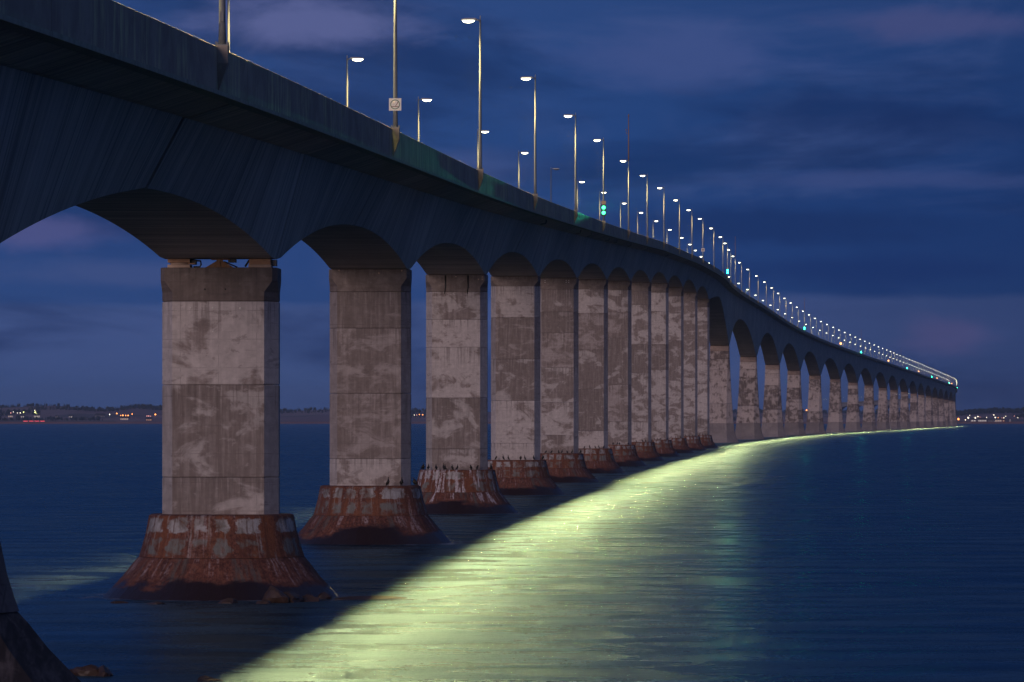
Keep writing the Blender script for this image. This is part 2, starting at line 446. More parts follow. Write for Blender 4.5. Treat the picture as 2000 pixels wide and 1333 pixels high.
class MB:
    """collects simple solids into one mesh"""
    def __init__(self): self.v, self.f, self.m, self.s = [], [], [], []
    def add(self, vs, fs, mi=0, smooth=False):
        k = len(self.v)
        self.v += [tuple(q) for q in vs]
        for f in fs:
            self.f.append([i + k for i in f]); self.m.append(mi); self.s.append(smooth)
        return self
    def box(self, c, s, mi=0, taper=1.0):
        x, y, z = c; a, b_, d = s[0] / 2, s[1] / 2, s[2] / 2
        vs = [(x + i * a * (taper if k < 0 else 1), y + j * b_ * (taper if k < 0 else 1), z + k * d) for k in (-1, 1) for i, j in ((-1, -1), (1, -1), (1, 1), (-1, 1))]
        return self.add(vs, [(3, 2, 1, 0), (4, 5, 6, 7), (0, 1, 5, 4), (1, 2, 6, 5), (2, 3, 7, 6), (3, 0, 4, 7)], mi)
    def loft(self, rings, mi=0, caps=True, smooth=False):
        n = len(rings[0]); vs = [q for r in rings for q in r]; fs = []
        for i in range(len(rings) - 1):
            for j in range(n):
                k = (j + 1) % n
                fs.append((i * n + j, i * n + k, (i + 1) * n + k, (i + 1) * n + j))
        if caps:
            fs.append(tuple(range(n - 1, -1, -1)))
            fs.append(tuple((len(rings) - 1) * n + j for j in range(n)))
        return self.add(vs, fs, mi, smooth)
    def lathe(self, prof, n=24, c=(0, 0, 0), mi=0, smooth=True, caps=True):
        rings = [[(c[0] + r * math.cos(2 * math.pi * j / n), c[1] + r * math.sin(2 * math.pi * j / n), c[2] + z) for j in range(n)] for r, z in prof]
        return self.loft(rings, mi, caps, smooth)
    def tube(self, pts, rads, n=8, mi=0, smooth=True):
        pts = [Vector(p) for p in pts]; rings = []
        if not hasattr(rads, '__len__'): rads = [rads] * len(pts)
        for i, p in enumerate(pts):
            d = (pts[min(i + 1, len(pts) - 1)] - pts[max(i - 1, 0)]).normalized()
            a = d.orthogonal().normalized() if i == 0 else (a - d * a.dot(d)).normalized()
            b_ = d.cross(a)
            rings.append([p + (a * math.cos(2 * math.pi * j / n) + b_ * math.sin(2 * math.pi * j / n)) * rads[i] for j in range(n)])
        return self.loft(rings, mi, True, smooth)
    def mesh(self, name):
        me = bpy.data.meshes.new(name)
        me.from_pydata(self.v, [], self.f)
        me.polygons.foreach_set('material_index', self.m)
        me.polygons.foreach_set('use_smooth', self.s)
        me.update()
        return me
    def build(self, name, mats, parent=None, loc=(0, 0, 0), rz=0.0):
        return link(name, self.mesh(name), mats, parent, loc, rz)

# ------------------------------------------------------------------ bridge survey (distance in spans of 195 m, offsets in units)
PD = [0.55, 1.0, 1.44, 1.905, 2.38, 2.86, 3.36, 3.87, 4.38, 4.90, 5.42, 5.94, 6.46] + [7.98 + 1.336 * i for i in range(37)]
PX = [-755, -568, -398, -205, 17, 257, 515, 789, 1077, 1384, 1702, 2037, 2377,
      3237, 4302, 5421, 6606, 7885, 9259, 10656, 12084, 13524, 14928, 16360, 17800, 19200, 20635, 22056, 23480, 24890, 26300]
XD = [.15] + PD[:31] + [33.5, 36.5, 40, 44, 48, 54, 60]
XX = [-912] + PX + [28850, 31400, 33500, 34760, 33600, 30780, 26000]
def natural(xs, ys):
    xs, ys = np.array(xs, float), np.array(ys, float); n = len(xs); h = np.diff(xs)
    A = np.eye(n); r = np.zeros(n)
    for i in range(1, n - 1):
        A[i, i - 1:i + 2] = h[i - 1], 2 * (h[i - 1] + h[i]), h[i]
        r[i] = 6 * ((ys[i + 1] - ys[i]) / h[i] - (ys[i] - ys[i - 1]) / h[i - 1])
    m2 = np.linalg.solve(A, r)
    def f(x):
        i = int(min(max(np.searchsorted(xs, x) - 1, 0), n - 2)); a = xs[i + 1] - x; b_ = x - xs[i]
        return (m2[i] * a ** 3 + m2[i + 1] * b_ ** 3) / (6 * h[i]) + (ys[i] / h[i] - m2[i] * h[i] / 6) * a + (ys[i + 1] / h[i] - m2[i + 1] * h[i] / 6) * b_
    return f
def pchip(xs, ys):
    xs, ys = np.array(xs, float), np.array(ys, float); h = np.diff(xs); d = np.diff(ys) / h; n = len(xs)
    m = np.zeros(n); m[0], m[-1] = d[0], d[-1]
    for i in range(1, n - 1):
        m[i] = 0 if d[i - 1] * d[i] <= 0 else 2 * d[i - 1] * d[i] / (d[i - 1] + d[i])
    def f(x):
        i = int(min(max(np.searchsorted(xs, x) - 1, 0), n - 2)); t = (x - xs[i]) / h[i]
        return (ys[i] * (2 * t ** 3 - 3 * t * t + 1) + m[i] * h[i] * (t ** 3 - 2 * t * t + t) + ys[i + 1] * (-2 * t ** 3 + 3 * t * t) + m[i + 1] * h[i] * (t ** 3 - t * t))
    return f
fX = natural(XD, XX)
fZ = pchip([.15, .5, .73, 1.13, 1.53, 1.965, 2.41, 2.82, 3.3, 3.75, 4.25, 5.0, 5.6, 6.5, 7.3, 8.3, 9.25, 10.4, 12.4, 15.6, 20.5, 30, 36, 42, 50, 58],
           [352, 464, 532, 640, 748, 866, 987, 1097, 1226, 1347, 1478, 1645, 1766, 1895, 2015, 2105, 2120, 2111, 2098, 2092, 2092, 2080, 2060, 1980, 1800, 1560])
ZP = [115, 315, 425, 543, 670, 796, 926, 1055, 1183, 1313, 1412, 1485, 1531, 1165, 1160, 1158, 1170, 1175, 1185, 1187, 1193, 1195, 1198, 1200] + [1200] * 10
ZM = [352, 465, 579, 705, 825, 955, 1083, 1213, 1346, 1462, 1562, 1622, 1740] + [1704] * 30
for i in range(len(ZP), len(PD)): ZP.append(fZ(PD[i]) - 900)
for i in range(len(ZM), len(PD)): ZM.append(fZ(PD[i]) - 400)
for i in range(33, len(PD)): ZP[i] = fZ(PD[i]) - 900; ZM[i] = fZ(PD[i] + .65) - 400
NP = 46                                            # piers 0 .. 45
def heading(D):
    dx = (fX(D + .01) - fX(D - .01)) / .02 / FPX
    return math.atan(dx)                           # to the right of +Y
def at(D, off, z):                                 # point at lateral offset (units) and height above eye level (units)
    a = heading(D)
    return (fX(D) * U + off * U * math.cos(a), D * Y1 - off * U * math.sin(a), z * U + HC)
def soffit(i, s):                                  # span i, s in 0..1
    if i == -1: return 125 - 20 * (1 - s) + 120 * (1 - (2 * s - 1) ** 2)
    if i == 12:                                    # the step up from approach girder to main girder
        if s <= .5: e, k, p = ZP[i], s * 2, 1.3
        else: e, k, p = ZP[i + 1], (1 - s) * 2, 2.1
        return ZM[i] - (ZM[i] - e) * (1 - k) ** p
    mid = .5 * (ZP[i] + ZP[i + 1])
    z0, z1 = ZP[i], ZP[i + 1]
    if i == 0: mid, z0 = 258, 125
    base = z0 + (mid - z0) * s * 2 if s <= .5 else mid + (z1 - mid) * (s * 2 - 1)
    k = min(1.0, abs(2 * s - 1) / .97)
    return base + (ZM[i] - mid) * (1 - k ** 2.15)

# ------------------------------------------------------------------ sea, sea floor not needed (opaque)
def sheet():
    mb = MB()
    ys = [-300, 0, 60, 120, 250, 500, 1000, 2500, 6000, 11200, 14000]
    xs = [-9000, -3000, -1000, -200, 200, 1000, 3000, 9000]
    vs = [(x, y, 0) for y in ys for x in xs]; n = len(xs)
    fs = [(j * n + i, j * n + i + 1, (j + 1) * n + i + 1, (j + 1) * n + i) for j in range(len(ys) - 1) for i in range(n - 1)]
    mb.add(vs, fs)
    return tag(mb.build('sea', M_WATER), kind='structure', label='calm dark blue sea smoothed by long exposure')
sheet()

# ------------------------------------------------------------------ far shore
SHY = 10920.0
def hnoise(x, seed=0):
    return sum(math.sin(x * f + seed * 1.7 + f * 911) * a for f, a in ((.0021, .5), (.0057, .3), (.013, .2), (.031, .1)))
ridge_tab = pchip([-400, 0, 100, 160, 205, 260, 320, 450, 560, 640, 760, 900, 1300, 1700, 1870, 1900, 1950, 2000, 2400],
                  [40, 44, 50, 45, 40, 47, 42, 36, 34, 39, 36, 33, 32, 30, 28, 33, 36, 35, 33])
def shore_y(x): return SHY + 25 * hnoise(x, 3) + 12 * hnoise(x * 4, 5)
def land(x, y):
    px = 1000 + FPX * x / y
    s = y - shore_y(x)
    if s < 0: return -2.0
    rz = ridge_tab(min(max(px, -400), 2400)) + 1.5 * hnoise(x * 3, 1)
    bluff = 5.0 * min(1, s / 14)
    t = min(1, max(0, (s - 14) / 2300))
    up = t * .55 + .45 * t * t * (3 - 2 * t)
    if s > 2314: up = 1 - min(.6, (s - 2314) / 4000)
    return bluff + (rz - 5) * up + 1.0 * hnoise(x * 2 + s * .9, 2) * t
def land_mat():
    m, t, b = new_mat("far fields")
    p = pos(t)
    vor = t.n('ShaderNodeTexVoronoi'); t.link(t.mapping(p, (0.006, 0.0028, 0.0)), vor.inputs['Vector'])
    vor.inputs['Scale'].default_value = 1.0
    r, g, bl = t.sep(vor.outputs['Color'])
    c = t.ramp(r, [(0, (0.30, 0.18, 0.17, 1)), (.35, (0.38, 0.25, 0.22, 1)), (.6, (0.17, 0.14, 0.12, 1)), (.8, (0.46, 0.28, 0.24, 1)), (1, (0.24, 0.18, 0.15, 1))], 'CONSTANT')
    n = t.noise(t.mapping(p, (0.02, 0.01, 0.02)), 1.0, 4)
    g2 = t.math('MULTIPLY_ADD', n, .6, .7)
    c = t.mix(1.0, c, t.comb(g2, g2, g2), 'MULTIPLY')
    z = t.sep(p)[2]
    c = t.mix(t.ss(z, 5.5, 4.5), c, (0.30, 0.15, 0.12, 1))
    t.link(c, b.inputs['Base Color']); b.inputs['Roughness'].default_value = 1
    return m
def build_land():
    xs = np.linspace(-3600, 3600, 241); ss = [-60, -5, 3, 9, 15, 40, 90, 160, 260, 400, 560, 740, 920, 1100, 1300, 1500, 1750, 2000, 2300, 2700, 3300]
    mb = MB(); n = len(xs); vs = []
    for s in ss:
        for x in xs:
            y = shore_y(x) + s; vs.append((x, y, land(x, y)))
    fs = [(j * n + i, j * n + i + 1, (j + 1) * n + i + 1, (j + 1) * n + i) for j in range(len(ss) - 1) for i in range(n - 1)]
    mb.add(vs, fs, 0, True)
    tag(mb.build('far_hills', land_mat()), kind='structure', label='low farmland hills across the strait at dusk')
build_land()
def ground_hit(px, py):
    """where the sight line of a far light meets the land (a light's own place on the hill)"""
    best = None
    y = SHY + 20
    while y < SHY + 2400:
        x = (px - 1000) / FPX * y
        zz = HC + (822 - py) / FPX * y
        g = land(x, y)
        if zz - g < 6.0: return x, y, g, max(2.5, zz - g)
        y += 12
    return x, y, g, 6.0
def build_forest():
    mb = MB(); rr = random.Random(4)
    def tree(x, y, h, kind):
        z = land(x, y) - .3
        if kind:      # spruce: two stacked cones
            for (r0, z0, z1) in ((h * .22, h * .08, h * .7), (h * .15, h * .45, h)):
                n = 5; a0 = rr.random() * 6
                vs = [(x + r0 * math.cos(a0 + j * 6.283 / n), y + r0 * math.sin(a0 + j * 6.283 / n), z + z0) for j in range(n)] + [(x, y, z + z1)]
                mb.add(vs, [(j, (j + 1) % n, n) for j in range(n)] + [tuple(range(n - 1, -1, -1))])
        else:         # rounded bare crown
            n = 6; rings = [(h * .18, .1), (h * .38, .45), (h * .30, .8)]
            vs = []
            for r0, zz in rings:
                vs += [(x + r0 * (0.8 + .4 * rr.random()) * math.cos(j * 6.283 / n), y + r0 * math.sin(j * 6.283 / n), z + h * (zz + .06 * rr.random())) for j in range(n)]
            vs.append((x, y, z + h))
            fs = [(i * n + j, i * n + (j + 1) % n, (i + 1) * n + (j + 1) % n, (i + 1) * n + j) for i in range(2) for j in range(n)]
            fs += [(2 * n + j, 2 * n + (j + 1) % n, 3 * n) for j in range(n)]
            mb.add(vs, fs)
    for _ in range(9000):
        px = rr.choice([rr.uniform(-60, 860), rr.uniform(-60, 360), rr.uniform(1840, 2060), rr.uniform(1300, 1840)])
        s = rr.uniform(150, 2500); y = SHY + s; x = (px - 1000) / FPX * y
        d = math.sin(x * .0041 + s * .0017) + math.sin(x * .011 - s * .004 + 2) * .7 + .5 * math.sin(s * .0075 + 1)
        thr = 1.0 - 1.5 * max(0, (s - 900) / 1400)
        if s > 1900: thr = -.9
        if px < 330 and 950 < s < 1900: thr -= .5
        if d < thr: continue
        tree(x, y, rr.uniform(5, 11) * (1.25 if rr.random() < .1 else 1), rr.random() < .7)
    tag(mb.build('forest', plain("dark spruce", (0.020, 0.034, 0.032), 1, 0, .5, .05)), kind='stuff', label='dark spruce woods on the far hills')
build_forest()

M_WALL = [plain("white house boards", (0.62, 0.60, 0.58), .8), plain("grey house boards", (0.25, 0.25, 0.26), .8), plain("red house boards", (0.25, 0.07, 0.05), .8)]
M_ROOF = plain("dark shingles", (0.05, 0.045, 0.045), .9)
M_WIN = emit("lit window warm", (1, .60, .28, 1), .55)
M_WINW = emit("lit window cool", (1, .9, .7, 1), .6)
def lantern_mats(col, s): return emit("yard lantern", col, s)
ML_O = lantern_mats((1, .30, .055, 1), 5); ML_W = lantern_mats((1, .86, .62, 1), 4); ML_Y = lantern_mats((.95, 1, .30, 1), 3.5); ML_P = lantern_mats((1, .36, .30, 1), 1.6); ML_R = lantern_mats((1, .035, .07, 1), 2.6)
def yard_light(px, py, mat, r, label):
    x, y, g, h = ground_hit(px, py)
    e = tag(empty('yard_light', (x, y, g)), label, 'light', 'lamps of the far shore')
    MB().tube([(0, 0, -.5), (0, 0, h - r * .6)], [.25, .18], 6).build('post', M_POLE, e)
    MB().lathe([(r * .35, -r), (r * .85, -r * .5), (r, 0), (r * .8, r * .55), (r * .3, r)], 10).build('lantern', mat, e, (0, 0, h))
    return e
def house(px, py, wdt, hgt, wall, win, label, nwin=3, barn=False):
    x, y, g, _ = ground_hit(px, py + 3)
    e = tag(empty('barn' if barn else 'house', (x, y, g - .5), random.uniform(-.2, .2)), label, 'barn' if barn else 'house', 'buildings of the far shore')
    d = wdt * .7
    MB().box((0, 0, hgt / 2), (wdt, d, hgt)).build('wall', wall, e)
    a, b_ = wdt / 2 + .4, d / 2 + .4
    MB().add([(-a, -b_, hgt), (a, -b_, hgt), (a, b_, hgt), (-a, b_, hgt), (-a, 0, hgt + d * .35), (a, 0, hgt + d * .35)],
             [(0, 1, 5, 4), (2, 3, 4, 5), (1, 2, 5), (3, 0, 4), (3, 2, 1, 0)]).build('roof', M_ROOF, e)
    for k in range(nwin):
        MB().box(((k + .5) / nwin * wdt - wdt / 2, -d / 2 - .05, hgt * .52), (wdt / nwin * .5, .16, hgt * .35)).build('window', win, e)
    return e
# (px, py, material, radius)
lights = [
    (21, 807, ML_P, 1.5, 'dim pinkish lamp at the far left end of the shore'),
    (26, 805, ML_W, .9, 'small white lamp behind the pinkish lamp on the far left shore'),
    (34, 807, ML_W, 1.0, 'small white lamp left of the yellow lamp on the far left shore'),
    (39.5, 807, ML_W, 1.3, 'white lamp directly left of the yellow lamp on the far shore'),
    (46, 805.5, ML_Y, 1.6, 'yellow lamp on the far left shore beside a row of white lamps'),
    (68, 802, ML_W, 1.1, 'upper white lamp above the bright farm lamp on the far left shore'),
    (69, 806, ML_Y, 2.2, 'brightest yellow green farm lamp on the far left shore'),
    (71.5, 809, ML_Y, 1.1, 'small yellow lamp just below the bright farm lamp'),
    (214, 810, ML_W, 1.5, 'white lamp left of the orange village lamps beside the first pier'),
    (228, 808, ML_O, 1.7, 'high orange lamp left end of the orange village row'),
    (236, 812, ML_O, 1.2, 'leftmost low lamp of the orange village row'),
    (240, 811.6, ML_O, 1.8, 'larger low orange lamp in the village row'),
    (245.5, 812, ML_O, 1.3, 'low orange lamp in the middle of the village row'),
    (250.3, 812, ML_O, 1.6, 'right end low lamp of the orange village row'),
    (258, 809, ML_O, 1.4, 'single orange lamp between the village row and the red lamps'),
    (287, 813, ML_P, 1.2, 'left lamp of the pinkish red cluster next to first pier'),
    (290.5, 813, ML_P, 1.4, 'middle lamp of the pinkish red cluster next to first pier'),
    (294, 813.4, ML_P, 1.1, 'right lamp of the pinkish red cluster next to first pier'),
    (303.5, 810, ML_O, 2.0, 'bright orange lamp nearest the left edge of the first pier'),
    (809, 811, ML_W, 1.0, 'left white lamp seen between second and third piers'),
    (814, 811, ML_P, 1.1, 'pinkish lamp seen between second and third piers'),
    (819, 810, ML_O, 1.2, 'orange lamp seen between second and third piers'),
    (825.5, 810.5, ML_O, 1.4, 'orange lamp closest to the third pier seen left of it'),
    (1576, 801, ML_O, 2.1, 'lone orange lamp glowing between two tapered main piers'),
    (1864, 819.5, ML_W, 1.3, 'white lamp at the foot of the last visible pier'),
    (1872, 819, ML_O, 2.4, 'strong orange lamp right of the last visible pier'),
    (1885.5, 820.5, ML_W, 1.2, 'low white lamp right of the strong orange lamp'),
    (1891, 816.5, ML_W, 2.0, 'large warm white lamp over the right shore pier'),
    (1894, 812, ML_W, .9, 'small lamp above the large warm white lamp on the right shore'),
    (1905, 816.5, ML_W, 1.6, 'white lamp left of the long lit shed on the right shore'),
    (1910, 814, ML_W, 1.3, 'white lamp above the long lit shed on the right shore'),
    (1914, 815, ML_P, .9, 'dim lamp above the left half of the lit shed'),
    (1927, 816, ML_W, 1.1, 'white lamp right of the long lit shed on the right shore'),
    (1941, 811, ML_W, 1.3, 'highest white lamp of the right shore village'),
    (1944, 816, ML_W, 1.7, 'bright white lamp below the highest lamp of right village'),
    (1949.5, 816.5, ML_O, 1.0, 'orange lamp right of the bright white village lamp'),
    (1957, 816.6, ML_P, .9, 'dim pink lamp in the right village'),
    (1960.5, 816.5, ML_W, 1.0, 'small white lamp left of the pale tower on right shore'),
    (1964, 813.5, ML_W, .9, 'small white lamp above the dim village lamps on right shore'),
    (1981, 813, ML_P, 1.1, 'reddish lamp right of the pale tower on the right shore'),
    (1988, 816.5, ML_W, .8, 'faint white lamp near the right edge of the shore'),
]
for px, py, mt, r, lb in lights: yard_light(px, py, mt, r, lb)
house(21, 808, 12, 5, M_WALL[0], M_WIN, 'white house by the pinkish lamp on the far left shore')
house(43, 808.5, 14, 5, M_WALL[1], M_WINW, 'grey house under the yellow lamp on the far left shore')
house(72, 808.5, 16, 6, M_WALL[0], M_WINW, 'white farmhouse beside the brightest farm lamp', 4)
house(139, 808.5, 11, 4, M_WALL[0], M_WINW, 'small pale house alone in the dark wood left of the pier', 1)
house(112, 808.5, 9, 4, M_WALL[1], M_BLACK, 'unlit grey cottage in the dark wood on the left shore', 2)
house(196, 807.5, 24, 4, M_WALL[1], M_BLACK, 'long grey unlit barn left of the white lamp', 3, True)
house(244, 813, 20, 5, M_WALL[0], M_WIN, 'long house behind the low orange lamp row', 5)
house(291, 814.5, 14, 5, M_WALL[2], M_WIN, 'red house by the pinkish red lamps next to first pier', 3)
house(1919, 820, 20, 5, M_WALL[0], M_WINW, 'long shed with lit windows on the right shore', 5, True)
house(1935, 818, 12, 5, M_WALL[1], M_BLACK, 'grey house between the lit shed and the bright lamp on right shore', 2)
house(1950, 818.5, 16, 5, M_WALL[0], M_WIN, 'white house beside the orange lamp of the right village', 3)
house(1958, 817.5, 12, 5, M_WALL[2], M_WIN, 'red house under the dim pink lamp of the right village', 2)
house(1901, 818.5, 12, 5, M_WALL[0], M_WINW, 'white house between the two warm white lamps of right shore', 2)
x, y, g, _ = ground_hit(1973, 822)
e = tag(empty('harbour_tower', (x, y, g - .5)), 'pale round tower with dark cap on the right shore', 'tower')
MB().lathe([(2.6, 0), (2.0, 5.5), (2.0, 6.2)], 10).build('tower_shaft', M_WALL[0], e)
MB().lathe([(2.3, 6.2), (1.6, 7.0), (.2, 8.0)], 10).build('cap', M_ROOF, e)
# trucks added on the shore road in place of a moving car's red light trail
for k, px in enumerate((50, 61, 72, 83)):
    x, y, g, _ = ground_hit(px, 825)
    e = tag(empty('truck', (x, y, g), R(90 if k % 2 else -90) * 0), ['leftmost truck with red lights parked on the left shore road', 'second truck from the left showing red lights on the shore road',
            'third truck from the left showing red lights on the shore road', 'rightmost truck with red lights parked on the left shore road'][k], 'truck', 'trucks with red lights on the far shore road')
    MB().box((0, 0, 2.2), (8.5, 2.4, 2.4)).build('cargo_box', M_WALL[2], e)
    MB().box((5.6, 0, 1.7), (2.0, 2.3, 2.0)).box((6.8, 0, 1.1), (.6, 2.2, .9)).build('cab', M_WALL[1], e)
    MB().box((0, -1.32, 1.0), (10.5, .2, .75)).build('marker_light', ML_R, e)  # glowing red bar added to stand for the light trail
    for wx in (-3, -1.8, 5.6):
        MB().tube([(wx, -1.15, .5), (wx, -.75, .5)], .5, 10).build('wheel', M_BLACK, e)

# ------------------------------------------------------------------ bridge deck
HB = lambda i, s: 108 if i < 12 else (108 + 40 * s if i == 12 else 148)
deck = tag(empty('bridge_deck', at(PD[1], 0, 0)), 'long curving concrete box girder bridge deck climbing into the distance', 'bridge')
inv = Vector(deck.location)
def loc_pts(r): return [Vector(q) - inv for q in r]
def half_span(i, h):
    d0, d1 = (.15, PD[0]) if i == -1 else (PD[i], PD[i + 1])
    s0, s1 = (0.0, .5) if h == 0 else (.5, 1.0)
    n = 20 if i < 13 else (12 if i < 22 else 6)
    gap = 0.0003 if i not in (0, 3, 6, 9) else 0.001
    rings, pr, pl, dr = [], [], [], []
    for k in range(n + 1):
        s = s0 + (s1 - s0) * k / n
        D = d0 + (d1 - d0) * s
        D2 = D + (.00012 if k == 0 else (-.00012 if k == n else 0))
        if k == 0: D += gap * (1 if h == 0 else 1.6)
        if k == n: D -= gap * (1 if h == 1 else 1.6)
        zt = fZ(D); zf = zt - 66; zr = zt - 50
        zs = soffit(i, s); zw = max(zf - 20, zs + 8); hb = HB(i, s)
        zw2 = zw
        ht = 165 if i < 12 else (165 + 8 * s if i == 12 else 173)
        rings.append(loc_pts([at(D, o, z) for o, z in ((-hb, zs), (hb, zs), (ht, zw2), (176 if i < 12 else 184, zw2 + 1.0), (247, zf + 4), (247, zr), (-247, zr), (-247, zf + 4), (-(176 if i < 12 else 184), zw2 + 1.0), (-ht, zw2))]))
        pr.append(loc_pts([at(D2, o, z) for o, z in ((247.2, zf), (262, zf), (262, zt - .6), (261.4, zt), (248, zt), (246, zt - 2), (241, zr + 8), (238, zr + .2), (247.2, zr + .2))]))
        pl.append(loc_pts([at(D2, -o, z) for o, z in ((247.2, zf), (247.2, zr + .2), (238, zr + .2), (241, zr + 8), (246, zt - 2), (248, zt), (260, zt), (262, zt - 2), (262, zf))]))
        dr.append(loc_pts([at(D2, o, z) for o, z in ((240, zf - 2), (263.0, zf - 2), (263.0, zf + 4.0), (262.15, zf + 4.0), (262.15, zf - .2), (240, zf - .2))]))
    MB().loft(rings).build('girder_segment', M_GIRDER, deck)
    MB().loft(pr).build('parapet', M_PARAPET, deck)
    MB().loft(pl).build('parapet', M_PARAPET, deck)
    if i < 16: MB().loft(dr).build('drip_edge', M_DRIP, deck)
for i in range(-1, NP - 1):
    for h in (0, 1): half_span(i, h)
for i in range(0, 24):                                          # asphalt surface
    n = 8; vs = []; 
    for k in range(n + 1):
        D = PD[i] + (PD[i + 1] - PD[i]) * k / n; zr = fZ(D) - 50
        vs += loc_pts([at(D, -236, zr + .25), at(D, 236, zr + .25)])
    MB().add(vs, [(2 * k, 2 * k + 1, 2 * k + 3, 2 * k + 2) for k in range(n)]).build('road_surface', M_ROAD, deck)

# lamp rows
LR = [.30, .73, 1.117, 1.53, 1.965, 2.41, 2.82, 3.30, 3.75, 4.22, 4.72, 5.18, 5.62, 6.08, 6.55, 6.98, 7.42, 7.86]
while LR[-1] < 35: LR.append(LR[-1] + .405)
while LR[-1] < 56: LR.append(LR[-1] + .8)
LL = [.50, .88, 1.285, 1.70, 2.08, 2.52, 2.93, 3.35, 3.77, 4.20, 4.66, 5.10, 5.55]
while LL[-1] < 35: LL.append(LL[-1] + .43)
while LL[-1] < 56: LL.append(LL[-1] + .8)
LR = LR[1:]
# brackets under the right-hand lamps, drain pipes
for D in LR[:26]:
    zt = fZ(D); a = heading(D)
    w2, dp = 11, 15
    pts = []
    for (z, k, o) in ((zt + 1.0, 1, dp), (zt - 24, 1, dp), (zt - 62, .12, 1.0)):
        c0 = Vector(at(D, 262.1, z)); c1 = Vector(at(D, 262.1 + o, z))
        t = Vector((math.sin(a), math.cos(a), 0)) * w2 * U * 1.3
        pts.append([c0 - t * k, c0 + t * k, c1 + t * k * .8, c1 - t * k * .8])
    MB().loft([[q - inv for q in r] for r in pts]).build('lamp_bracket', M_PARAPET, deck)
for D in (2.18, 2.6, 2.75, 3.05, 3.2, 3.5, 3.9, 4.5):
    zf = fZ(D) - 66
    pp = [Vector(at(D, o, z)) - inv for o, z in ((225, zf + 3), (225, zf - 16), (221, zf - 20), (200, zf - 23))]
    MB().tube(pp, [2.6 * U] * 4, 8).build('drain_pipe', M_DRAIN, deck)

# ------------------------------------------------------------------ piers
ORD = ['zeroth', 'first', 'second', 'third', 'fourth', 'fifth', 'sixth', 'seventh', 'eighth', 'ninth', 'tenth', 'eleventh', 'twelfth', 'thirteenth', 'fourteenth', 'fifteenth', 'sixteenth', 'seventeenth', 'eighteenth', 'nineteenth']
TENS = {2: ('twentieth', 'twenty'), 3: ('thirtieth', 'thirty'), 4: ('fortieth', 'forty'), 5: ('fiftieth', 'fifty'), 6: ('sixtieth', 'sixty'), 7: ('seventieth', 'seventy'), 8: ('eightieth', 'eighty'), 9: ('ninetieth', 'ninety')}
def ordinal(n):
    if n < 20: return ORD[n]
    if n > 99: return 'hundredth' if n == 100 else 'hundred and ' + ordinal(n - 100)
    a, b_ = TENS[n // 10]
    return a if n % 10 == 0 else a + '-' + ORD[n % 10]
def octa(hx, hy, cx, cy, z):
    return [(-hx + cx, -hy, z), (hx - cx, -hy, z), (hx, -hy + cy, z), (hx, hy - cy, z), (hx - cx, hy, z), (-hx + cx, hy, z), (-hx, hy - cy, z), (-hx, -hy + cy, z)]
def prism(hx, hy, cx, cy, z0, z1, name, mat, parent, joint=.035, shrink=.03):
    r = []
    for z, k in ((z0, shrink), (z0 + joint, 0), (z1 - joint, 0), (z1, shrink)):
        r.append([(x * (1 - k / hx), y * (1 - k / hy), z) for x, y, z in octa(hx, hy, cx, cy, z)])
    return MB().loft(r).build(name, mat, parent)
HX, HY, CX, CY = 114 * U, 54 * U, 24.5 * U, 41 * U
ZB = 161 * U                                                     # base top above water
joints = {                                                        # heights of the pour joints, photo rows turned into units above eye level
    1: [590, 752, 932], 2: [571, 642, 769, 896], 3: [571, 625, 679, 777.5, 877], 4: [560, 621, 702, 783, 866],
    5: [566, 610, 651, 718.6, 786, 850], 6: [566, 612, 684, 760, 842]}
cone_prof = [(141, 161), (149, 120), (157, 92), (161, 78), (172, 66), (192, 40), (213, 18), (231, 0), (262, -40)]
desc = {0: 'pier base at the bottom left corner, cut by the frame', 1: 'nearest concrete pier with bearings on its top and a rusty flared base',
        2: 'second concrete pier from the left, dark stained shaft on orange rusted base', 3: 'third concrete pier, its rusty base streaked white by birds',
        4: 'fourth concrete pier with a dark patch above a smooth pale half'}
piers = {}
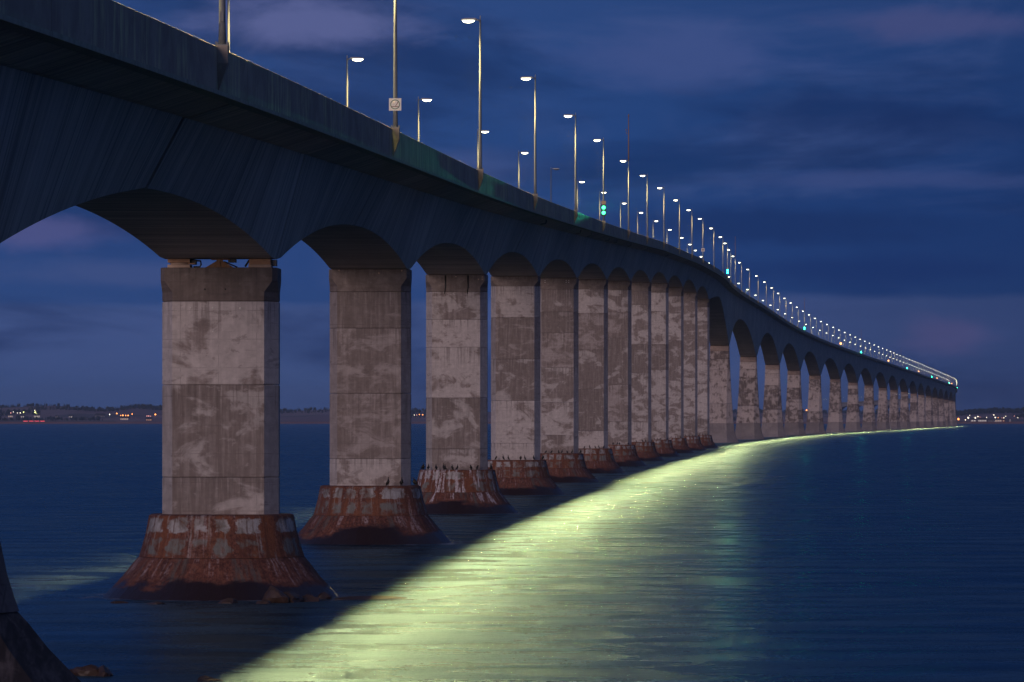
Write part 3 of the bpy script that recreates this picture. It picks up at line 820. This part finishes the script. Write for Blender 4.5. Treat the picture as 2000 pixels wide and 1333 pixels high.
for i in range(0, 13):
    D = PD[i]; X = fX(D) * U; a = heading(D)
    p = tag(empty('bridge_pier', (X, D * Y1, 0), -a), desc.get(i, ordinal(i) + ' concrete pier from the camera, flat shaft on a rusty flared base'), 'bridge pier', 'approach piers standing on rusty flared bases')
    piers[i] = p
    up = 0.0
    if i == 0:
        p.location.x = -690 * U; up = 60
    prof = [(r * U, (z + up) * U) for r, z in cone_prof]
    if i == 0: prof[-1] = (262 * U, -20 * U)
    jig = random.Random(i)
    n = 56 if i else 12
    def ringset(pf, seed):
        rr = random.Random(seed); ph = [rr.random() * 6.28 for _ in range(6)]; out = []
        for r, z in pf:
            out.append([(r * (1 + .006 * math.sin(5 * t + ph[0]) + .004 * math.sin(11 * t + ph[1] + z) + .003 * math.sin(23 * t + ph[2] + 2 * z)) * math.cos(t), r * (1 + .006 * math.sin(5 * t + ph[0]) + .004 * math.sin(11 * t + ph[1] + z)) * math.sin(t), z) for t in (2 * math.pi * j / n for j in range(n))])
        return out
    top = prof[0]
    lime = i in (3,)
    col_p = [(top[0] - .10, top[1] + .0), (top[0], top[1] - .05)] + prof[1:3] + [(prof[3][0] + .012, prof[3][1] + .012), (prof[3][0] - .15, prof[3][1] + .0)]
    MB().loft(ringset(col_p[:], i), 0, True, False).build('base_collar', M_BASE_SHADED if i == 0 else (M_COLLAR_LIME if lime else M_COLLAR), p)
    cp = [(prof[3][0] + .004, prof[3][1] - .003)] + prof[4:]
    MB().loft(ringset(cp, i + 50), 0, True, False).build('base_cone', M_BASE_SHADED if i == 0 else (M_CONE_LIME if lime else M_CONE), p)
    if i == 0: continue
    zt = ZP[i] * U + HC - .01
    if i == 1: zt -= 17 * U
    js = [HC + (822 - q) * D * U for q in joints[i]] if i in joints else [ZB + (zt - ZB) * f for f in (.95 - .02 * jig.random(), .80 + .06 * jig.random(), .6 + .08 * jig.random(), .36 + .1 * jig.random(), .12 + .04 * jig.random())]
    zc = js[0]
    # cap: full rectangle on top, corners cut back to the chamfers by sloping faces
    hcap = zt - zc
    zr = zt - min(hcap * .48, 26 * U); zr2 = zr - 22 * U
    c0 = .02
    rings = [octa(HX - .03, HY - .03, CX, CY, zc), octa(HX, HY, CX, CY, zc + .035), octa(HX, HY, CX, CY, max(zr2, zc + .06)),
             octa(HX, HY, 9 * U, 15 * U, zr), octa(HX, HY, 9 * U, 15 * U, zt - .03), octa(HX - .03, HY - .03, 9 * U, 15 * U, zt)]
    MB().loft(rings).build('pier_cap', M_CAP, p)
    lv = js + [ZB - .05]
    for k in range(len(lv) - 1):
        dark = (i == 2 and k < 3) or (i == 4 and k == 1) or (i == 5 and k in (1, 2)) or (i == 6 and k == 1) or (i > 6 and jig.random() < .12)
        prism(HX, HY, CX, CY, lv[k + 1], lv[k] - .012, 'shaft_segment', M_SHAFT_DARK if dark else M_SHAFT, p)

# bearings and shear key between the first pier and the girder
p = piers[1]
zt = ZP[1] * U + HC - 17 * U
for sx in (-1, 1):
    bx = sx * 79 * U
    MB().box((bx, -.35, zt + .055), (44 * U, .9, .13)).build('bearing_plinth', M_BEARL, p)
    if sx < 0:
        MB().lathe([(17 * U, zt + .122), (19 * U, zt + .14), (19 * U, zt + .19), (17.5 * U, zt + .21)], 20, (bx, -.35, 0)).build('bearing_pot', M_BEARL, p)
        MB().box((bx, -.35, zt + .285), (43 * U, .9, .145)).box((bx + 24 * U, -.6, zt + .17), (14 * U, .1, .05)).build('bearing_plate', M_BEAR, p)
    else:
        MB().box((bx, -.35, zt + .24), (42 * U, .9, .23)).build('bearing_plate', M_BEAR, p)
        MB().box((bx + 27 * U, -.2, zt + .2), (8 * U, .5, .26)).build('bearing_stop', M_DRAIN, p)
kp = [(-28, 0), (28, 0), (6, 13), (6, 15.5), (-6, 15.5), (-6, 13)]
r0 = [(x * U, -.62, zt + z * U) for x, z in kp]; r1 = [(x * U, -.5, zt + z * U) for x, z in kp]
key = MB().loft([r1, r0][::-1]).build('shear_key', M_KEY, p)
MB().box((0, -.645, zt + 7 * U), (2.5 * U, .05, 13 * U)).build('stiffener', M_KEY, key)
for bxx in range(-20, 21, 8):
    MB().tube([(bxx * U, -.66, zt + 2.5 * U), (bxx * U, -.62, zt + 2.5 * U)], .022, 6).build('bolt', M_DRAIN, key)
MB().box((2 * U, -.5, zt + 16.0 * U), (36 * U, .4, 2.2 * U)).build('key_plate', M_KEY, p)
q = lambda pts: [(x * U, -.45, zt + z * U) for x, z in pts]
MB().tube(q([(-58, 15), (-48, 14), (-38, 13), (-37, 6), (-40, 1.5), (-52, 1.5)]), 1.8 * U, 8).build('hydraulic_hose', M_PIPE, p)
MB().tube(q([(8, 12), (34, 0.8)]), 1.3 * U, 8).build('brace_rod', M_PIPE, p)
MB().tube(q([(57, 14.5), (49, 2)]), 2.0 * U, 8).build('brace_rod', M_PIPE, p)
MB().box((24 * U, -.4, zt + 13 * U), (15 * U, .4, 6 * U)).build('damper_box', M_PIPE, p)
MB().box((-52 * U, -.4, zt + 10 * U), (12 * U, .3, 8 * U)).build('damper_box', M_PIPE, p)
# little white inspection targets and vent holes on the near shafts
for (px_, pz, r, mm) in ((-54, 822 - 603, 1.7, M_SIGNW), (-11, 822 - 603, 1.6, M_SIGNW), (43, 822 - 604, 2.4, M_SIGNW), (-10, 822 - 649, 1.4, M_SIGNW), (-26, 822 - 567, 1.7, M_BLACK), (14, 822 - 567, 1.7, M_BLACK)):
    zz = pz * U + HC
    MB().tube([(px_ * U, -HY - .012, zz), (px_ * U, -HY + .03, zz)], r * U, 10).build('survey_target' if mm is M_SIGNW else 'vent_hole', mm, p)
for i, lst in {5: [(-70, 15), (-70, 25), (48, 15), (62, 15), (48, 25), (62, 25)], 3: [(0, 9), (98, 10), (98, 19), (84, 19)], 2: [(-84, 4), (28, 12), (92, 5)]}.items():
    for ox, oz in lst:
        zz = (ZP[i] - oz) * U + HC
        MB().tube([(ox * U, -HY - .03, zz), (ox * U, -HY + .03, zz)], 2.6 * U, 10).build('anchor_plate', M_SIGNW if i == 5 else M_BEARL, piers[i])
# two dark drip stains down the third pier come from spouts
for ox in (-40, 44):
    zz = (ZP[3] - 4) * U + HC
    MB().tube([(ox * U, -HY - .05, zz), (ox * U + .02, -HY - .045, zz - .9), (ox * U - .06, -HY - .04, zz - 1.5)], [.06, .05, .03], 7).build('drain_pipe', M_PIPE, piers[3])

for i in range(13, NP):
    D = PD[i]; a = heading(D)
    lab = {13: 'first tapered main pier, directly beyond the last rusty base'}.get(i, ordinal(i - 12) + ' tapered main pier counted from where the rusty bases end')
    if i >= 31: lab = 'distant main pier, ' + ordinal(i - 30) + ' past the far bend of the bridge'
    p = tag(empty('bridge_pier', (fX(D) * U, D * Y1, 0), -a), lab, 'bridge pier', 'tapered main piers of the long spans')
    zt = ZP[i] * U + HC - .02
    k0 = .12 * random.random()
    zc = zt - (78 + 20 * random.random()) * U
    zw = 300 * U                                                  # top of the ice shield
    H1, H2, Y_ = 151, 216, 100
    def sec(z):
        t = max(0.0, min(1.0, (zt - z) / (zt - zw))); t2 = t ** 1.5
        hx = (H1 + (H2 - H1) * t2) * U; hy = (Y_ + 60 * t2) * U
        cx = (14 + 96 * t ** 1.2) * U
        return hx, hy, cx
    def seg(z0, z1, name, mat, sh=.08):
        zs_ = [z0, z0 + .12] + [z0 + (z1 - z0) * k / 3 for k in (1, 2)] + [z1 - .12, z1]
        r = []
        for q_, z in enumerate(zs_):
            hx, hy, cx = sec(z); s_ = sh if q_ in (0, len(zs_) - 1) else 0
            r.append(octa(hx - s_, hy - s_, cx, cx * .8, z))
        MB().loft(r).build(name, mat, p)
    if i < 31:
        seg(zc, zt, 'pier_cap', M_MAINCAP)
        rr = random.Random(i)
        fr = [1, .88 + .04 * rr.random(), .70 + .06 * rr.random(), .46 + .06 * rr.random(), .24 + .04 * rr.random(), 0]
        for k in range(5):
            seg(zw + (zc - zw) * fr[k + 1], zw + (zc - zw) * fr[k] - .03, 'shaft_segment', M_MAIN)
    else:
        seg(zw, zt, 'shaft_segment', M_MAIN)
    hx, hy, cx = sec(zw)
    rings = []
    for f, z in ((0, 300), (.10, 225), (.30, 130), (.58, 60), (.95, 10), (1.25, -40)):
        g = 80 * f * U
        rings.append(octa(hx + g + .05, hy + g * 1.3 + .05, cx + g * .8, cx * .8 + g * .8, z * U - .03))
    MB().loft(rings).build('ice_shield', M_ICE, p)

# ------------------------------------------------------------------ foam washing round the bases
def foam():
    m = bpy.data.materials.new("washed foam"); m.use_nodes = True
    t = NT(m.node_tree); out = t.n('ShaderNodeOutputMaterial'); b = t.n('ShaderNodeBsdfPrincipled')
    p = pos(t)
    f = t.noise(t.mapping(p, (0.9, 0.30, 1)), 1.0, 7, 0.65, 0.5)
    at_ = t.n('ShaderNodeAttribute', attribute_name='edge')
    k = t.math('MULTIPLY', t.ss(f, 0.40, 0.72), at_.outputs['Fac'])
    b.inputs['Base Color'].default_value = (0.50, 0.55, 0.66, 1); b.inputs['Roughness'].default_value = 0.9
    t.link(t.math('MULTIPLY', k, 0.8), b.inputs['Alpha']); t.link(b.outputs[0], out.inputs[0])
    mb = MB(); ed = []
    rr = random.Random(21); n = 48
    for i in range(0, 13):
        p_ = piers[i].location; r0 = (222 if i else 246) * U; ph = rr.random() * 6
        vs = []
        for q_, (k_, e_) in enumerate(((0, .9), (.10, 1), (.28, .55), (.55, 0))):
            for j in range(n):
                a = 2 * math.pi * j / n
                wdt = 1.0 + .5 * math.sin(3 * a + ph) + .35 * math.sin(7 * a + 2 * ph) + .6 * max(0, math.cos(a + .3))
                r = r0 * (1 + k_ * max(.25, wdt) * .55)
                vs.append((p_.x + r * math.cos(a), p_.y + r * math.sin(a), .006)); ed.append(e_)
        mb.add(vs, [(q_ * n + j, (q_ + 1) * n + j, (q_ + 1) * n + (j + 1) % n, q_ * n + (j + 1) % n) for q_ in range(3) for j in range(n)])
    o = mb.build('foam', m)
    at2 = o.data.attributes.new('edge', 'FLOAT', 'POINT'); at2.data.foreach_set('value', ed)
    tag(o, kind='stuff', label='pale wash of foam around the pier bases')
foam()

# ------------------------------------------------------------------ lamp posts
def lamp_meshes(far):
    Hh = 447 * U
    out = {}
    out['pole'] = MB().tube([(0, 0, .04), (0, 0, Hh * .08), (0, 0, Hh * .5), (0, 0, Hh + .02)], [.12, .105, .08, .055], 8 if not far else 6).mesh('pole')
    out['base_plate'] = MB().box((0, 0, .02), (.42, .42, .04)).box((.17, .17, .08), (.05, .05, .1)).box((-.17, .17, .08), (.05, .05, .1)).box((.17, -.17, .08), (.05, .05, .1)).box((-.17, -.17, .08), (.05, .05, .1)).mesh('base_plate')
    out['hand_hole'] = MB().box((0, -.15, .9), (.12, .06, .3)).mesh('hand_hole')
    out['arm'] = MB().tube([(0, 0, Hh - .12), (-.12, 0, Hh + .01), (-.34, 0, Hh + .03)], [.05, .048, .045], 8).mesh('arm')
    hd = MB()
    rings = []
    for x, hw, z0, z1 in ((-.22, .07, .0, .09), (-.32, .15, -.015, .13), (-.95, .19, -.02, .12), (-1.18, .14, -.015, .08), (-1.24, .08, 0, .04)):
        rings.append([(x, -hw, Hh + z0), (x, hw, Hh + z0), (x, hw * .8, Hh + z1), (x, -hw * .8, Hh + z1)])
    hd.loft(rings)
    out['luminaire'] = hd.mesh('luminaire')
    rings = []
    for k in range(5):                                     # drop glass bowl
        f = math.cos(k * math.pi / 2 / 4.6); g = math.sin(k * math.pi / 2 / 4.6)
        rings.append([(-.77 + .40 * f * math.cos(q * math.pi / 6), .185 * f * math.sin(q * math.pi / 6), Hh - .018 - .17 * g) for q in range(12)])
    out['lens'] = MB().loft(rings[::-1], 0, True, True).mesh('lens')
    out['photocell'] = MB().tube([(0, 0, Hh), (0, 0, Hh + .22), (0, 0, Hh + .30)], [.03, .035, .02], 6).mesh('photocell')
    return out, Hh
LM, LH = lamp_meshes(False)
for k, mm in (('pole', M_POLE), ('base_plate', M_POLE), ('hand_hole', M_POLE), ('arm', M_POLE), ('luminaire', M_HEAD), ('lens', M_LENS), ('photocell', M_HEAD)):
    LM[k].materials.append(mm)
M_OFFMESH = LM['lens'].copy(); M_OFFMESH.materials.clear(); M_OFFMESH.materials.append(M_LENS_OFF)
mast_mesh = MB().tube([(0, 0, LH), (0, 0, LH + 120 * U), (0, 0, LH + 285 * U)], [.10, .085, .06], 8).mesh('mast'); mast_mesh.materials.append(M_MAST)
vane_mesh = MB().tube([(0, 0, 620 * U), (-.26, 0, 620 * U), (-.34, 0, 634 * U)], [.03, .03, .05], 6).lathe([(.02, 640 * U), (.07, 643 * U), (.07, 650 * U), (.02, 653 * U)], 8, (-.34, 0, 0)).mesh('wind_sensor'); vane_mesh.materials.append(M_MAST)
top_mesh = MB().lathe([(.06, LH + 284 * U), (.10, LH + 288 * U), (.10, LH + 297 * U), (.04, LH + 301 * U)], 8).mesh('mast_cap'); top_mesh.materials.append(M_MAST)
spot = bpy.data.lights.new('lamp_light', 'SPOT')
spot.energy = LAMP_W; spot.color = LAMP_COL; spot.spot_size = R(179.5); spot.spot_blend = 0.12; spot.shadow_soft_size = .3
spot_left = spot.copy(); spot_left.energy = LAMP_W * .6
def lamp(D, side, k, total, lit=True, mast=False):
    off = (268 if side > 0 else 255) * side
    zt = fZ(D)
    a = heading(D)
    where = 'right' if side > 0 else 'left'
    kind = 'lamp post with tall mast' if mast else ('unlit lamp post' if not lit else 'lit lamp post')
    lab = '%s on %s parapet, %s from the near end' % (kind, where, ordinal(k))
    e = tag(empty('lamp_post', at(D, off, zt + 1.0), (-a if side > 0 else math.pi - a)), lab, 'lamp post', 'lamp posts along the %s parapet' % where)
    if D < 12:
        keys = ['pole', 'base_plate', 'hand_hole', 'arm', 'luminaire', 'lens', 'photocell']
    elif D < 36: keys = ['pole', 'luminaire', 'lens']
    else: keys = ['pole', 'lens']
    for kk in keys:
        me = LM[kk] if (kk != 'lens' or lit) else M_OFFMESH
        o = bpy.data.objects.new(kk, me); COL.objects.link(o); o.parent = e
        if side < 0: o.scale = (1, 1, .91)
    if mast:
        for nm, me in (('mast', mast_mesh), ('wind_sensor', vane_mesh), ('mast_cap', top_mesh)):
            o = bpy.data.objects.new(nm, me); COL.objects.link(o); o.parent = e
    if lit and D < 34:
        l = bpy.data.objects.new('lamp_light', spot if side > 0 else spot_left); COL.objects.link(l); l.parent = e
        l.location = (-.78, 0, (LH - .55) * (1 if side > 0 else .91)); l.scale = (.0075, 1, 1); l.rotation_euler = (0, R(-5.5), 0)
    return e
MASTS = {7: 1, 17: 1, 27: 1, 37: 1, 47: 1, 57: 1, 67: 1}
right_lamps = []
for k, D in enumerate(LR):
    right_lamps.append(lamp(D, 1, k + 1, len(LR), True, (k + 1) in MASTS))
for k, D in enumerate(LL):
    lamp(D, -1, k + 1, len(LL), abs(D - 3.35) > .01)

# ------------------------------------------------------------------ signs on the posts
def sign(D, label, dz, sz, no_smoking):
    e = tag(empty('sign', at(D, 268, fZ(D) + dz), -heading(D)), label, 'sign')
    h = sz * U / 2
    MB().box((0, -.175, 0), (2 * h, .012, 2 * h)).build('sign_plate', M_SIGNW, e)
    MB().box((0, -.155, h * .5), (2 * h * .9, .025, .04)).box((0, -.155, -h * .5), (2 * h * .9, .025, .04)).build('sign_clamp', M_POLE, e)
    y = -.186
    def ring(r0, r1, mat, nm):
        n = 36; vs, fs = [], []
        for j in range(n):
            t = 2 * math.pi * j / n
            for r in (r0, r1):
                for yy in (y, y + .006): vs.append((r * math.cos(t), yy, r * math.sin(t)))
        for j in range(n):
            k = (j + 1) % n; q4 = lambda a_, i_: a_ * 4 + i_
            fs += [(q4(j, 0), q4(k, 0), q4(k, 2), q4(j, 2)), (q4(j, 2), q4(k, 2), q4(k, 3), q4(j, 3)), (q4(j, 1), q4(j, 0), q4(k, 0), q4(k, 1))]
        MB().add(vs, fs).build(nm, mat, e)
    if no_smoking:
        ring(h * .66, h * .78, M_SIGNG, 'ring')
        MB().box((-.02 * h, y, -.36 * h), (1.26 * h, .008, .11 * h)).build('cigarette', M_SIGNR, e)
        mb = MB(); mb.loft([[(.02 * h, y, -.26 * h), (.10 * h, y, -.30 * h), (.10 * h, y + .006, -.30 * h), (.02 * h, y + .006, -.26 * h)],
                            [(.47 * h, y, .46 * h), (.56 * h, y, .40 * h), (.56 * h, y + .006, .40 * h), (.47 * h, y + .006, .46 * h)]])
        mb.build('slash', M_SIGNR, e)
        MB().tube([(-.3 * h, y + .003, -.1 * h), (-.38 * h, y + .003, .05 * h), (-.2 * h, y + .003, .15 * h), (-.28 * h, y + .003, .32 * h), (-.05 * h, y + .003, .36 * h)], .05 * h, 5).build('smoke', M_SIGNP, e)
    else:
        MB().box((0, y, .25 * h), (1.2 * h, .008, .5 * h)).box((0, y, -.45 * h), (.9 * h, .008, .35 * h)).build('print', M_SIGNR, e)
    return e
sign(LR[1], 'square white sign with a crossed ring on the second right lamp post', 46 * 1.13, 27, True)
sign(LR[11], 'small pale square sign low on a far right lamp post', 20 * 5.2, 36, False)

# ------------------------------------------------------------------ green signals and amber lanterns
def signal(D, label, power, hz=74):
    e = tag(empty('traffic_signal', at(D, 268, fZ(D) + hz), -heading(D)), label, 'signal light', 'green signal lights along the right parapet')
    MB().box((.02, -.34, .62), (.54, .34, .40)).build('visor_box', M_BOX, e)
    MB().box((.02, -.30, -.30), (.52, .26, 1.35)).build('housing', M_BLACK, e)
    MB().box((.02, -.15, -.0), (.12, .06, .1)).build('clamp', M_POLE, e)
    for zz in (.02, -.60):
        o = MB().lathe([(.235, -.02), (.22, .06), (.14, .12), (.01, .14)], 16).build('lens', M_GREEN if D < 5 else M_GREEN_FAR, e, (.02, -.435, zz)); o.rotation_euler = (R(90), 0, 0)
        o = MB().lathe([(.255, 0), (.255, .16), (.248, .16), (.248, 0)], 16, caps=False).build('hood', M_BLACK, e, (.02, -.43, zz)); o.rotation_euler = (R(90), 0, 0)
    ld = bpy.data.lights.new('signal_light', 'SPOT'); ld.energy = power; ld.color = (.03, 1, .55); ld.spot_size = R(22); ld.spot_blend = 1.0; ld.shadow_soft_size = .12
    l = bpy.data.objects.new('signal_light', ld); COL.objects.link(l); l.parent = e
    l.location = (.02, -.75, -.4); l.rotation_euler = (R(-89.2), 0, R(1)); l.scale = (1, .28, 1)
    return e
gsp = []
def nearest(D): return min(LR, key=lambda q_: abs(q_ - D))
for n_, (D, pw) in enumerate(((2.82, 220000), (6.98, 9000), (11.9, 6000), (16.0, 8000), (20.9, 8000), (25.0, 6000), (29.0, 6000), (33.0, 6000))):
    D = nearest(D)
    signal(D, ['nearest and brightest green signal light on the right parapet', 'second green signal light along the curving right parapet', 'third green signal light along the curving right parapet', 'fourth green signal light along the right parapet',
               'fifth green signal light along the right parapet', 'sixth green signal light along the right parapet', 'seventh green signal light near the far bend', 'last green signal light at the far bend of the bridge'][n_], pw, 74 if n_ < 2 else 60)
for n_, D in enumerate((14.2, 18.3, 22.3, 25.8, 29.5)):
    D += .2
    e = tag(empty('amber_lantern', at(D, 255, fZ(D) + .5), -heading(D)), ['nearest amber lantern on the right parapet edge', 'second amber lantern on the right parapet edge', 'third amber lantern on the right parapet edge', 'fourth amber lantern on the right parapet edge', 'farthest amber lantern on the right parapet edge'][n_], 'lantern', 'amber lanterns on the right parapet')
    MB().tube([(0, 0, 0), (0, 0, 1.0)], .12, 8).build('post', M_POLE, e)
    MB().lathe([(.3, 1.0), (.62, 1.3), (.62, 1.9), (.3, 2.2)], 12).build('lens', M_AMBER, e)
    MB().lathe([(.5, 2.2), (.1, 2.45)], 12).build('cap', M_BLACK, e)

# ------------------------------------------------------------------ cormorants
def bird_mesh(kind):
    mb = MB()
    if kind == 0:      # upright, neck up, head turned
        sp = [(0, .16, .10), (0, .10, .16), (0, .02, .27), (0, -.03, .40), (0, -.03, .50), (0, -.01, .58), (0, -.02, .66), (0, -.05, .71), (0, -.10, .725)]
        rd = [.03, .075, .115, .11, .075, .042, .034, .04, .022]
        bill = [(0, -.10, .725), (0, -.16, .73), (0, -.20, .72)]
    elif kind == 1:    # hunched, neck folded
        sp = [(0, .20, .12), (0, .13, .19), (0, .04, .27), (0, -.04, .36), (0, -.08, .43), (0, -.07, .49), (0, -.10, .54), (0, -.14, .55)]
        rd = [.03, .08, .125, .12, .085, .055, .05, .025]
        bill = [(0, -.14, .55), (0, -.20, .545), (0, -.235, .53)]
    else:              # preening, neck bent down to the breast
        sp = [(0, .20, .11), (0, .13, .18), (0, .04, .28), (0, -.02, .40), (0, -.05, .50), (0, -.09, .55), (0, -.14, .53), (0, -.165, .47), (0, -.16, .42)]
        rd = [.03, .08, .12, .115, .07, .042, .036, .038, .022]
        bill = [(0, -.16, .42), (0, -.15, .36), (0, -.14, .33)]
    mb.tube(sp, rd, 10)
    mb.tube([(0, .15, .14), (0, .22, .05), (0, .25, .01)], [.05, .045, .03], 6)        # stiff tail
    for sx in (-1, 1):
        mb.tube([(sx * .085, -.02, .42), (sx * .125, .05, .28), (sx * .07, .17, .12)], [.035, .06, .015], 6)   # folded wing
        mb.tube([(sx * .05, .02, .17), (sx * .05, .0, .02)], [.03, .018], 6)
        mb.add([(sx * .05 - .05, -.10, .004), (sx * .05 + .05, -.10, .004), (sx * .05 + .012, .04, .018), (sx * .05 - .012, .04, .018), (sx * .05, -.03, .03)],
               [(0, 1, 4), (1, 2, 4), (2, 3, 4), (3, 0, 4), (3, 2, 1, 0)])
    body = mb.mesh('cormorant'); body.materials.append(M_BIRD)
    bm = MB().tube(bill, [.022, .016, .006], 6).mesh('bill'); bm.materials.append(M_BILL)
    return body, bm
BM = [bird_mesh(k) for k in range(3)]
birds = {2: [760, 786, 809, 820], 3: [818, 827, 837.5, 852.5, 867.5, 870.5, 884, 894, 920, 933, 961, 966], 4: [969, 983, 993, 1017, 1025, 1042, 1060, 1069],
         5: [1066, 1077, 1090.5, 1097, 1107, 1117, 1133, 1139], 6: [1141, 1151, 1162, 1169, 1179], 7: [1197, 1205, 1209, 1226], 8: [1242, 1254, 1260, 1273],
         9: [1277, 1283, 1289, 1303], 10: [1310, 1319, 1328], 11: [1338, 1345, 1352, 1357, 1366], 12: [1366, 1371, 1377, 1382]}
bn = random.Random(11)
for i, lst in birds.items():
    D = PD[i]; p = piers[i]; rr_ = 131 * U
    for k, px_ in enumerate(lst):
        dx = (px_ - 1000) * D * U - fX(D) * U
        dx = max(-rr_ * .97, min(rr_ * .97, dx))
        yy = -math.sqrt(max(0.0, rr_ ** 2 - dx * dx)) * bn.uniform(.86, .99)
        if abs(dx) > HX * 1.02: yy *= bn.uniform(-.2, 1)
        kd = bn.choice([0, 0, 0, 1, 1, 2]) if not (i == 2 and k < 2) else 0
        n = len(lst)
        lab = 'black cormorant on the %s rusty base, %s' % (ordinal(i), 'leftmost' if k == 0 else 'rightmost' if k == n - 1 else ordinal(k + 1) + ' from the left')
        o = bpy.data.objects.new('cormorant', BM[kd][0]); COL.objects.link(o)
        o.location = (p.location.x + dx, p.location.y + yy, ZB - .005)
        o.rotation_euler = (0, 0, bn.choice([-1.4, 1.3, 2.6, -.5, .6, -2.2]) + bn.uniform(-.4, .4))
        s = 0.68 * bn.uniform(.92, 1.1); o.scale = (s, s, s)
        tag(o, lab, 'bird', 'cormorants resting on the pier bases')
        if i < 7:
            b_ = bpy.data.objects.new('bill', BM[kd][1]); COL.objects.link(b_); b_.parent = o

# ------------------------------------------------------------------ rocks at the waterline
def rock(px_, D, z, size, seed, label):
    rr = random.Random(seed)
    bm = bmesh.new(); bmesh.ops.create_icosphere(bm, subdivisions=3, radius=1)
    ph = [Vector((rr.uniform(-1, 1), rr.uniform(-1, 1), rr.uniform(-1, 1))).normalized() for _ in range(12)]
    for v in bm.verts:
        d = v.co.normalized(); k = 1.0
        for q_, pl in enumerate(ph):
            k = min(k, (.62 + .25 * ((q_ * 7) % 5) / 5) / max(.05, d.dot(pl))) if d.dot(pl) > .3 else k
        v.co = d * k * (1 + rr.uniform(-.05, .05))
        v.co = Vector((v.co.x * size[0], v.co.y * size[1], v.co.z * size[2] * 1.35))
    me = bpy.data.meshes.new('rock'); bm.to_mesh(me); bm.free()
    o = link('rock', me, M_ROCK, None, ((px_ - 1000) * D * U, D * Y1, z), rr.uniform(0, 3))
    return tag(o, label, 'rock', 'wet rocks at the waterline')
rock(538, .966, .05, (.72, .8, .52), 1, 'tallest dark rock at the foot of the nearest pier')
rock(566, .968, .0, (.70, .7, .34), 2, 'low dark rock right of the tallest rock by the nearest pier')
rock(600, .972, .0, (.55, .6, .26), 3, 'flat rock under the right foot of the nearest pier')
rock(632, .985, .0, (.40, .5, .24), 4, 'small rock at the right tip of the nearest pier base')
rock(444, .962, -.02, (.42, .5, .18), 5, 'small reddish rock left of the tallest rock by the nearest pier')
rock(512, .960, -.03, (.40, .4, .16), 11, 'tiny rock touching the left side of the tallest rock')
rock(232, .962, -.04, (.42, .5, .13), 6, 'barely showing rock left of the nearest pier base')
rock(300, .958, -.05, (.5, .5, .12), 12, 'thin flat rock in front of the nearest pier base, left side')
rock(736, .985, -.03, (.52, 2.0, .16), 7, 'flat rock awash right of the nearest pier in the lit water')
rock(170, .690, -.02, (.55, .7, .32), 8, 'dark rock beside the cut off pier base at the bottom edge')
rock(203, .688, -.02, (.28, .5, .24), 9, 'smaller dark rock at the bottom edge next to the larger one')
rock(408, .675, -.05, (.36, .6, .16), 10, 'low rock at the bottom edge, alone in the shaded water')

# ------------------------------------------------------------------ sea haze
def haze():
    m = bpy.data.materials.new("sea haze"); m.use_nodes = True
    t = NT(m.node_tree)
    out = t.n('ShaderNodeOutputMaterial')
    v = t.n('ShaderNodeVolumePrincipled')
    v.inputs['Color'].default_value = (0.82, 0.88, 1.0, 1)
    v.inputs['Density'].default_value = HAZE
    v.inputs['Anisotropy'].default_value = 0.35
    t.link(v.outputs[0], out.inputs['Volume'])
    o = MB().box((0, 7000, 50), (19000, 15400, 104)).build('haze', m)
    tag(o, kind='stuff', label='thin blue evening haze over the strait')
HAZE = 4.0e-5
haze()
